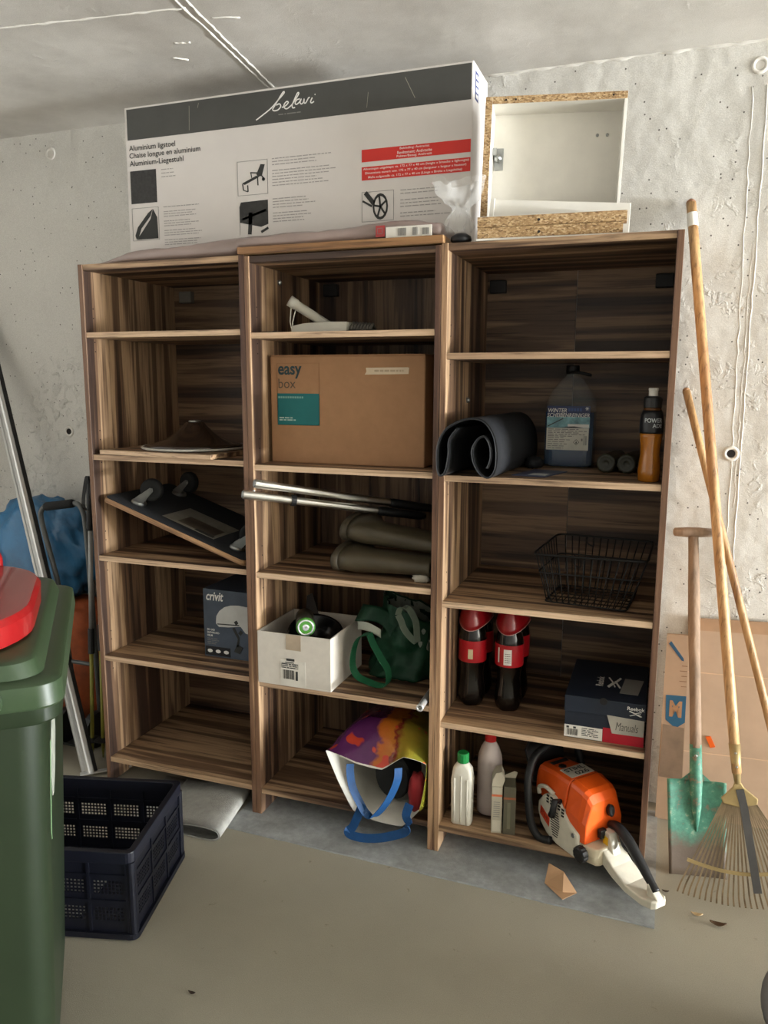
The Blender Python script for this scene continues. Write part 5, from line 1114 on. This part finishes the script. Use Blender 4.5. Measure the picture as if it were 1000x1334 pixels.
P('ski_blade', ribbon(B(), smooth([(-0.055, 0.22, 0.003), (-0.052, 0.25, 0.5), (-0.045, 0.27, 1.0), (-0.035, 0.28, 1.28), (-0.055, 0.26, 1.345), (-0.075, 0.24, 1.365)], 5), (0, 1, 0.1), 0.075, 0.012), mat('ski_black', (34, 34, 36), 0.35), t, smooth=False)
P('binding', box(-0.085, 0.225, 0.50, -0.061, 0.275, 0.74), M_black, t, bev=0.006); P('binding_lever', prism(B(), [(0.215, 0.70), (0.235, 0.76), (0.255, 0.75), (0.25, 0.68)], lambda u, v, d: (d, u, v), -0.092, -0.086), M_paper, t)
bm = B(); blob(bm, (-0.58, 0.440, 0.285), (0.31, 0.105, 0.285), 40, 24, 0.07, 2.4, 9, zmin=0.001, ymax=0.560, power=0.6)
for v_ in bm.verts: v_.co.z = min(v_.co.z, 0.563)
S('orange_backpack', bm, mat('burnt_orange', (142, 66, 24), 0.75, var=0.3), 'burnt orange fabric bag on the floor under the blue plastic bag', 'bag', smooth=True)
bm = B(); blob(bm, (-0.47, 0.06, 0.14), (0.12, 0.10, 0.14), 28, 16, 0.18, 2.6, 11, zmin=0.001, power=0.8)
S('black_bag', bm, mat('black_cloth', (20, 20, 22), 0.8, var=0.3), 'slumped black fabric bag on the floor behind the blue crate', 'bag', smooth=True)
# leaning aluminium frame
t = thing('aluminium_rail', 'polished aluminium frame profiles leaning from the floor to the wall', 'frame', (-0.10, 0.02, 0))
def profile(a, b, w_, th, mi):
    a, b = V(a), V(b); d = (b-a).normalized(); s = d.cross(V((0.3, 1, 0.2))).normalized(); n_ = d.cross(s)
    bm = B(); loft(bm, [[p+s*u*w_/2+n_*v*th/2 for u, v in ((-1, -0.6), (-0.7, -1), (0.7, -1), (1, -0.6), (1, 0.6), (0.7, 1), (-0.7, 1), (-1, 0.6))] for p in (a, b)]); return bm
P('wide_profile', profile((-0.098, 0.020, 0.008), (-1.015, 0.535, 1.812), 0.040, 0.022, 0), M_alu, t)
P('narrow_profile', profile((-0.132, 0.025, 0.008), (-1.050, 0.548, 1.795), 0.014, 0.016, 0), M_alu, t)
P('dark_gasket', profile((-0.079, 0.030, 0.008), (-0.992, 0.545, 1.818), 0.006, 0.016, 0), M_black, t)
P('foot_bar', ribbon(B(), [(-0.125, -0.005, 0.012), (0.02, 0.118, 0.016)], (0.5, -0.6, 0), 0.018, 0.006), M_alu, t)
t = thing('steel_tube', 'bent steel tube with coupling standing behind the green bin', 'tube', (-0.42, 0.05, 0))
P('tube', tube(B(), smooth([(-0.40, -0.10, 0.60), (-0.34, -0.10, 0.44), (-0.29, -0.10, 0.27), (-0.28, -0.11, 0.01)], 5), 0.011, 10), M_steel, t, smooth=True)
P('coupling', tube(B(), [(-0.332, -0.10, 0.42), (-0.318, -0.10, 0.375)], 0.016, 10), M_steel, t)

# ================================================================ garden tools and cardboard on the right
M_kr2 = mat('flat_kraft', (184, 157, 132), 0.85, var=0.06, vs=10)
t = thing('flat_carton', 'large flattened brown carton leaning against the wall behind the rake', 'cardboard', (2.3, 0.53, 0))
lean = lambda u, v, d: (u, 0.515+v*0.055+d, v)
P('panel', prism(B(), [(2.035, 0.002), (2.62, 0.002), (2.62, 0.735), (2.037, 0.712)], lean, 0, 0.006), M_kr2, t)
bm = B()
for zz in (0.235, 0.52): prism(bm, [(2.036, zz), (2.62, zz+0.02), (2.62, zz+0.023), (2.036, zz+0.003)], lean, -0.0012, 0.0)
P('crease', bm, mat('crease_kraft', (206, 174, 142), 0.85), t)
bm = B(); prism(bm, [(2.036, 0.67), (2.62, 0.693), (2.62, 0.734), (2.036, 0.711)], lean, -0.001, -0.0002); P('packing_tape', bm, mat('tape_tan', (170, 136, 106), 0.4), t)
t = thing('printed_carton', 'narrow folded carton with blue shield logo leaning beside the bookcase', 'cardboard', (2.0, 0.48, 0))
ln2 = lambda u, v, d: (u+0.012*(0.66-v), 0.462+v*0.055+d, v)
M_kr3 = mat('printed_kraft', (166, 138, 112), 0.8, var=0.06, vs=20)
P('panel', prism(B(), [(1.957, 0.002), (2.040, 0.002), (2.036, 0.665), (1.966, 0.662)], ln2, 0, 0.012), M_kr3, t)
M_lb = mat('logo_blue', (36, 84, 112), 0.7)
sh_ = P('shield', prism(B(), [(1.972, 0.450), (2.037, 0.453), (2.037, 0.360), (2.008, 0.335), (1.974, 0.362)], ln2, -0.0008, -0.0001), M_lb, t)
text(sh_, 'M', 0, 1, 0, 1, 0, M_card, bold=0.05, warp=lambda X, Z: V(ln2(1.985+0.040*X, 0.375+0.058*Z, -0.0012)))
P('pencil_mark', prism(B(), [(1.973, 0.630), (1.980, 0.640), (2.022, 0.584), (2.024, 0.574), (2.016, 0.576)], ln2, -0.0008, -0.0001), mat('pencil_blue', (42, 78, 104), 0.7), t)
bm = B()
for k in range(5): prism(bm, [(2.018-0.006*(k % 2), 0.556-k*0.018), (2.036, 0.557-k*0.018), (2.036, 0.559-k*0.018), (2.018-0.006*(k % 2), 0.558-k*0.018)], ln2, -0.0008, -0.0001)
P('scale_mark', bm, mat('mark_brown', (120, 86, 60), 0.8), t)
P('film_patch', prism(B(), [(1.967, 0.345), (2.036, 0.340), (2.038, 0.155), (1.962, 0.155)], ln2, -0.0010, -0.0001), mat('patch_grey', (128, 108, 90), 0.35, var=0.2), t)
S('orange_tag', prism(B(), [(2.112, 0.300), (2.128, 0.304), (2.146, 0.268), (2.130, 0.262)], lean, -0.004, -0.0015), mat('tag_orange', (224, 96, 22), 0.5), 'small orange paper tag stuck to the flattened carton', 'tag')
# spade
t = thing('spade', 'old green spade with weathered wooden T-handle leaning on the wall', 'spade', (2.09, 0.155, 0))
A, E_ = V((2.094, 0.155, 0.004)), V((2.022, 0.505, 1.090)); ax = (E_-A).normalized(); sd = V((1, 0.15, 0)); sd = (sd-ax*sd.dot(ax)).normalized(); nr = sd.cross(ax)
def spd(u, v, d=0): return A+sd*u+ax*v+nr*d
m, nt, b = nodes('worn_green_paint')
vec = mapped(nt, (1, 1, 1)); gcol = ramp(nt, noise_tex(nt, vec, 28, 5, 0.7), [(0.36, (120, 108, 88)), (0.44, (58, 112, 92)), (0.60, (76, 136, 112)), (0.72, (170, 176, 150))])
sx = N(nt, 'ShaderNodeSeparateXYZ'); nt.links.new(vec, sx.inputs[0]); a1 = N(nt, 'ShaderNodeMath', operation='MULTIPLY_ADD'); nt.links.new(noise_tex(nt, vec, 22, 4), a1.inputs[0]); a1.inputs[1].default_value = 0.10; nt.links.new(sx.outputs[2], a1.inputs[2])
dirt = ramp(nt, a1.outputs[0], [(0.130, (255, 255, 255)), (0.175, (0, 0, 0))])
nt.links.new(mixc(nt, dirt, gcol, lin((92, 78, 64))), b.inputs['Base Color']); b.inputs['Roughness'].default_value = 0.6; bump(nt, b, noise_tex(nt, vec, 50, 4), 0.25, 0.004)
M_spd = m
bm = B(); nU = 16
def blade(u, v): 
    w_ = 0.088-0.004*(1-v); x = (2*u-1)*w_
    return spd(x, 0.285*v-0.012*(1-v)*abs(2*u-1)**2*-1*0, -0.016*(1-(2*u-1)**2)*(0.4+0.6*v))
grid(bm, nU, 12, blade); solid(P('blade', bm, M_spd, t, smooth=True), 0.003, 0)
bm = B(); loft(bm, [[spd(r*math.cos(k*math.pi/8), v, -0.010+0.9*r*math.sin(k*math.pi/8)) for k in range(16)] for v, r in ((0.130, 0.003), (0.20, 0.015), (0.285, 0.020), (0.33, 0.019), (0.395, 0.0185))]); P('socket', bm, M_spd, t, smooth=True)
bm = B(); prism(bm, [(-0.045, 0.284), (0.045, 0.284), (0.020, 0.305), (-0.020, 0.305)], lambda u, v, d: spd(u, v, d-0.012), -0.003, 0.003); P('shoulder', bm, M_spd, t)
M_old = mat('weathered_wood', (138, 116, 96), 0.85, var=0.35, vs=26, bs=0.5, bsc=90, stretch=(1, 1, 0.2))
P('shaft', tube(B(), [spd(0.0005*math.sin(k), 0.385+0.075*k, -0.010) for k in range(10)], [0.0175, 0.0172, 0.017, 0.0172, 0.0175, 0.0185, 0.0185, 0.0180, 0.0165, 0.016], 14), M_old, t, smooth=True)
P('rivet', lathe(B(), [(0.005, 0), (0.003, 0.003)], n=8, M=Matrix.Translation(spd(0, 0.365, -0.010)-nr*0.018*0+V((0, -0.0185, 0.002))) @ Matrix.Rotation(R(90), 4, 'X')), M_steel, t)
q = spd(0, 1.075, -0.010); P('t_grip', tube(B(), [q-sd*0.062, q-sd*0.058, q-sd*0.02, q+sd*0.02, q+sd*0.058, q+sd*0.062], [0.009, 0.014, 0.0165, 0.0165, 0.014, 0.009], 12), M_old, t, smooth=True)
# leaf rake
t = thing('leaf_rake', 'leaf rake with fanned metal tines and long tan handle leaning on the wall', 'rake', (2.22, 0.05, 0))
Sk, Tp = V((2.176, 0.130, 0.375)), V((1.952, 0.548, 2.075)); ax = (Sk-Tp).normalized(); sd = V((1, 0, 0)); sd = (sd-ax*sd.dot(ax)).normalized(); nr = ax.cross(sd)
if nr.y > 0: nr = -nr
M_rod = wood('pale_handle', 'Z', (206, 166, 116), (196, 154, 104), (178, 134, 88))
hp = [Sk.lerp(Tp, k/10) for k in range(11)]
P('handle', tube(B(), hp, [0.0135]+[0.0155]*9+[0.0150], 16), M_rod, t, smooth=True)
P('white_band', tube(B(), [Sk.lerp(Tp, 0.955), Sk.lerp(Tp, 0.980)], 0.0160, 16), M_paper, t); P('handle_tip', tube(B(), [Tp, Tp-ax*0.006, Tp-ax*0.012], [0.0152, 0.013, 0.006], 16), mat('tip_brown', (150, 108, 80), 0.7), t, smooth=True)
M_br = mat('brass_metal', (172, 150, 104), 0.45, 0.5, var=0.2); M_tine = mat('tine_metal', (136, 118, 92), 0.5, 0.5, var=0.4, vs=12)
P('socket', tube(B(), [Sk-ax*0.085, Sk-ax*0.02, Sk+ax*0.03], [0.0165, 0.0135, 0.0085], 14), M_br, t, smooth=True)
for k in (0.02, 0.06): P('rivet', lathe(B(), [(0.004, 0), (0.002, 0.003)], n=8, M=Matrix.Translation(Sk-ax*k+nr*0.0145) @ nr.to_track_quat('Z', 'Y').to_matrix().to_4x4()), M_steel, t)
def rk(u, v, d=0): return Sk+sd*u+ax*v+nr*d
hd = [(-0.006, 0.02), (0.006, 0.02), (0.016, 0.040), (0.052, 0.072), (0.048, 0.088), (0.0, 0.098), (-0.044, 0.088), (-0.048, 0.072), (-0.014, 0.040)]
P('head_plate', prism(B(), hd, lambda u, v, d: rk(u, v, d), -0.005, 0.005), M_br, t, bev=0.003)
NT = 26; LEN = 0.372
for k in range(NT):
    f = (k/(NT-1)-0.5)*2; a = f*R(27); u0 = f*0.040
    l_ = LEN-0.030*f*f-0.012
    p0, p1 = rk(u0, 0.078, 0), rk(u0+math.tan(a)*(l_-0.078)*0.95, l_-0.035, 0.0)
    p1b = rk(u0+math.tan(a)*(l_-0.06), l_-0.008, 0.004); p2 = rk(u0+math.tan(a)*(l_-0.05)+0.006*f, l_+0.006, 0.038)
    p2.z = max(p2.z, 0.003)
    P('tine', ribbon(B(), smooth([p0, p0.lerp(p1, 0.5), p1, p1b, p2], 3), sd, 0.0046, 0.0014), M_tine, t)
cb_ = [rk(math.tan(f*R(27))*0.225+f*0.040, 0.285-0.03*f*f, 0.003) for f in [(-1+2*i/20) for i in range(21)]]
P('cross_band', ribbon(B(), cb_, ax, 0.010, 0.003), M_br, t)
P('brace_strap', ribbon(B(), [rk(0.004, 0.045, 0.008), rk(0.012, 0.10, 0.010), rk(0.03, 0.335, 0.006)], sd, 0.022, 0.003), mat('strap_grey', (84, 82, 80), 0.5, 0.3), t)
# slim broom handle
a, b = V((2.415, 0.30, 0.012)), V((1.975, 0.552, 1.485)); d = (b-a).normalized()
t = thing('broom_handle', 'slim pale wooden broom handle crossing behind the rake handle', 'handle', tuple(a))
P('stick', tube(B(), [a.lerp(b, k/8) for k in range(9)], 0.0125, 14), wood('pale_handle_slim', 'Z', (196, 158, 110), (184, 146, 98), (164, 124, 82)), t, smooth=True)
P('rounded_tip', tube(B(), [b, b+d*0.006, b+d*0.010], [0.0122, 0.010, 0.004], 14), mat('tip_tan', (160, 120, 84), 0.7), t, smooth=True)
# grey tub at the right edge
t = thing('grey_tub', 'grey rounded plastic tub cut off at the floor edge beyond the rake', 'tub', (2.42, -0.62, 0.0005))
t['label'] = 'grey rounded plastic tub standing alone on the bare floor in front of the rake'
M_tub = mat('grey_plastic', (98, 100, 98), 0.6, var=0.1)
bm = B(); lathe(bm, [(0.19, 0.001), (0.20, 0.01), (0.232, 0.20), (0.236, 0.21), (0.230, 0.215), (0.222, 0.20), (0.190, 0.02), (0.10, 0.012)], (2.425, -0.595, 0), 48); P('tub_wall', bm, M_tub, t, smooth=True)
P('tub_rim', lathe(B(), [(0.231, 0.205), (0.245, 0.207), (0.245, 0.218), (0.231, 0.220)], (2.425, -0.595, 0), 48, False, False), M_tub, t, smooth=True)
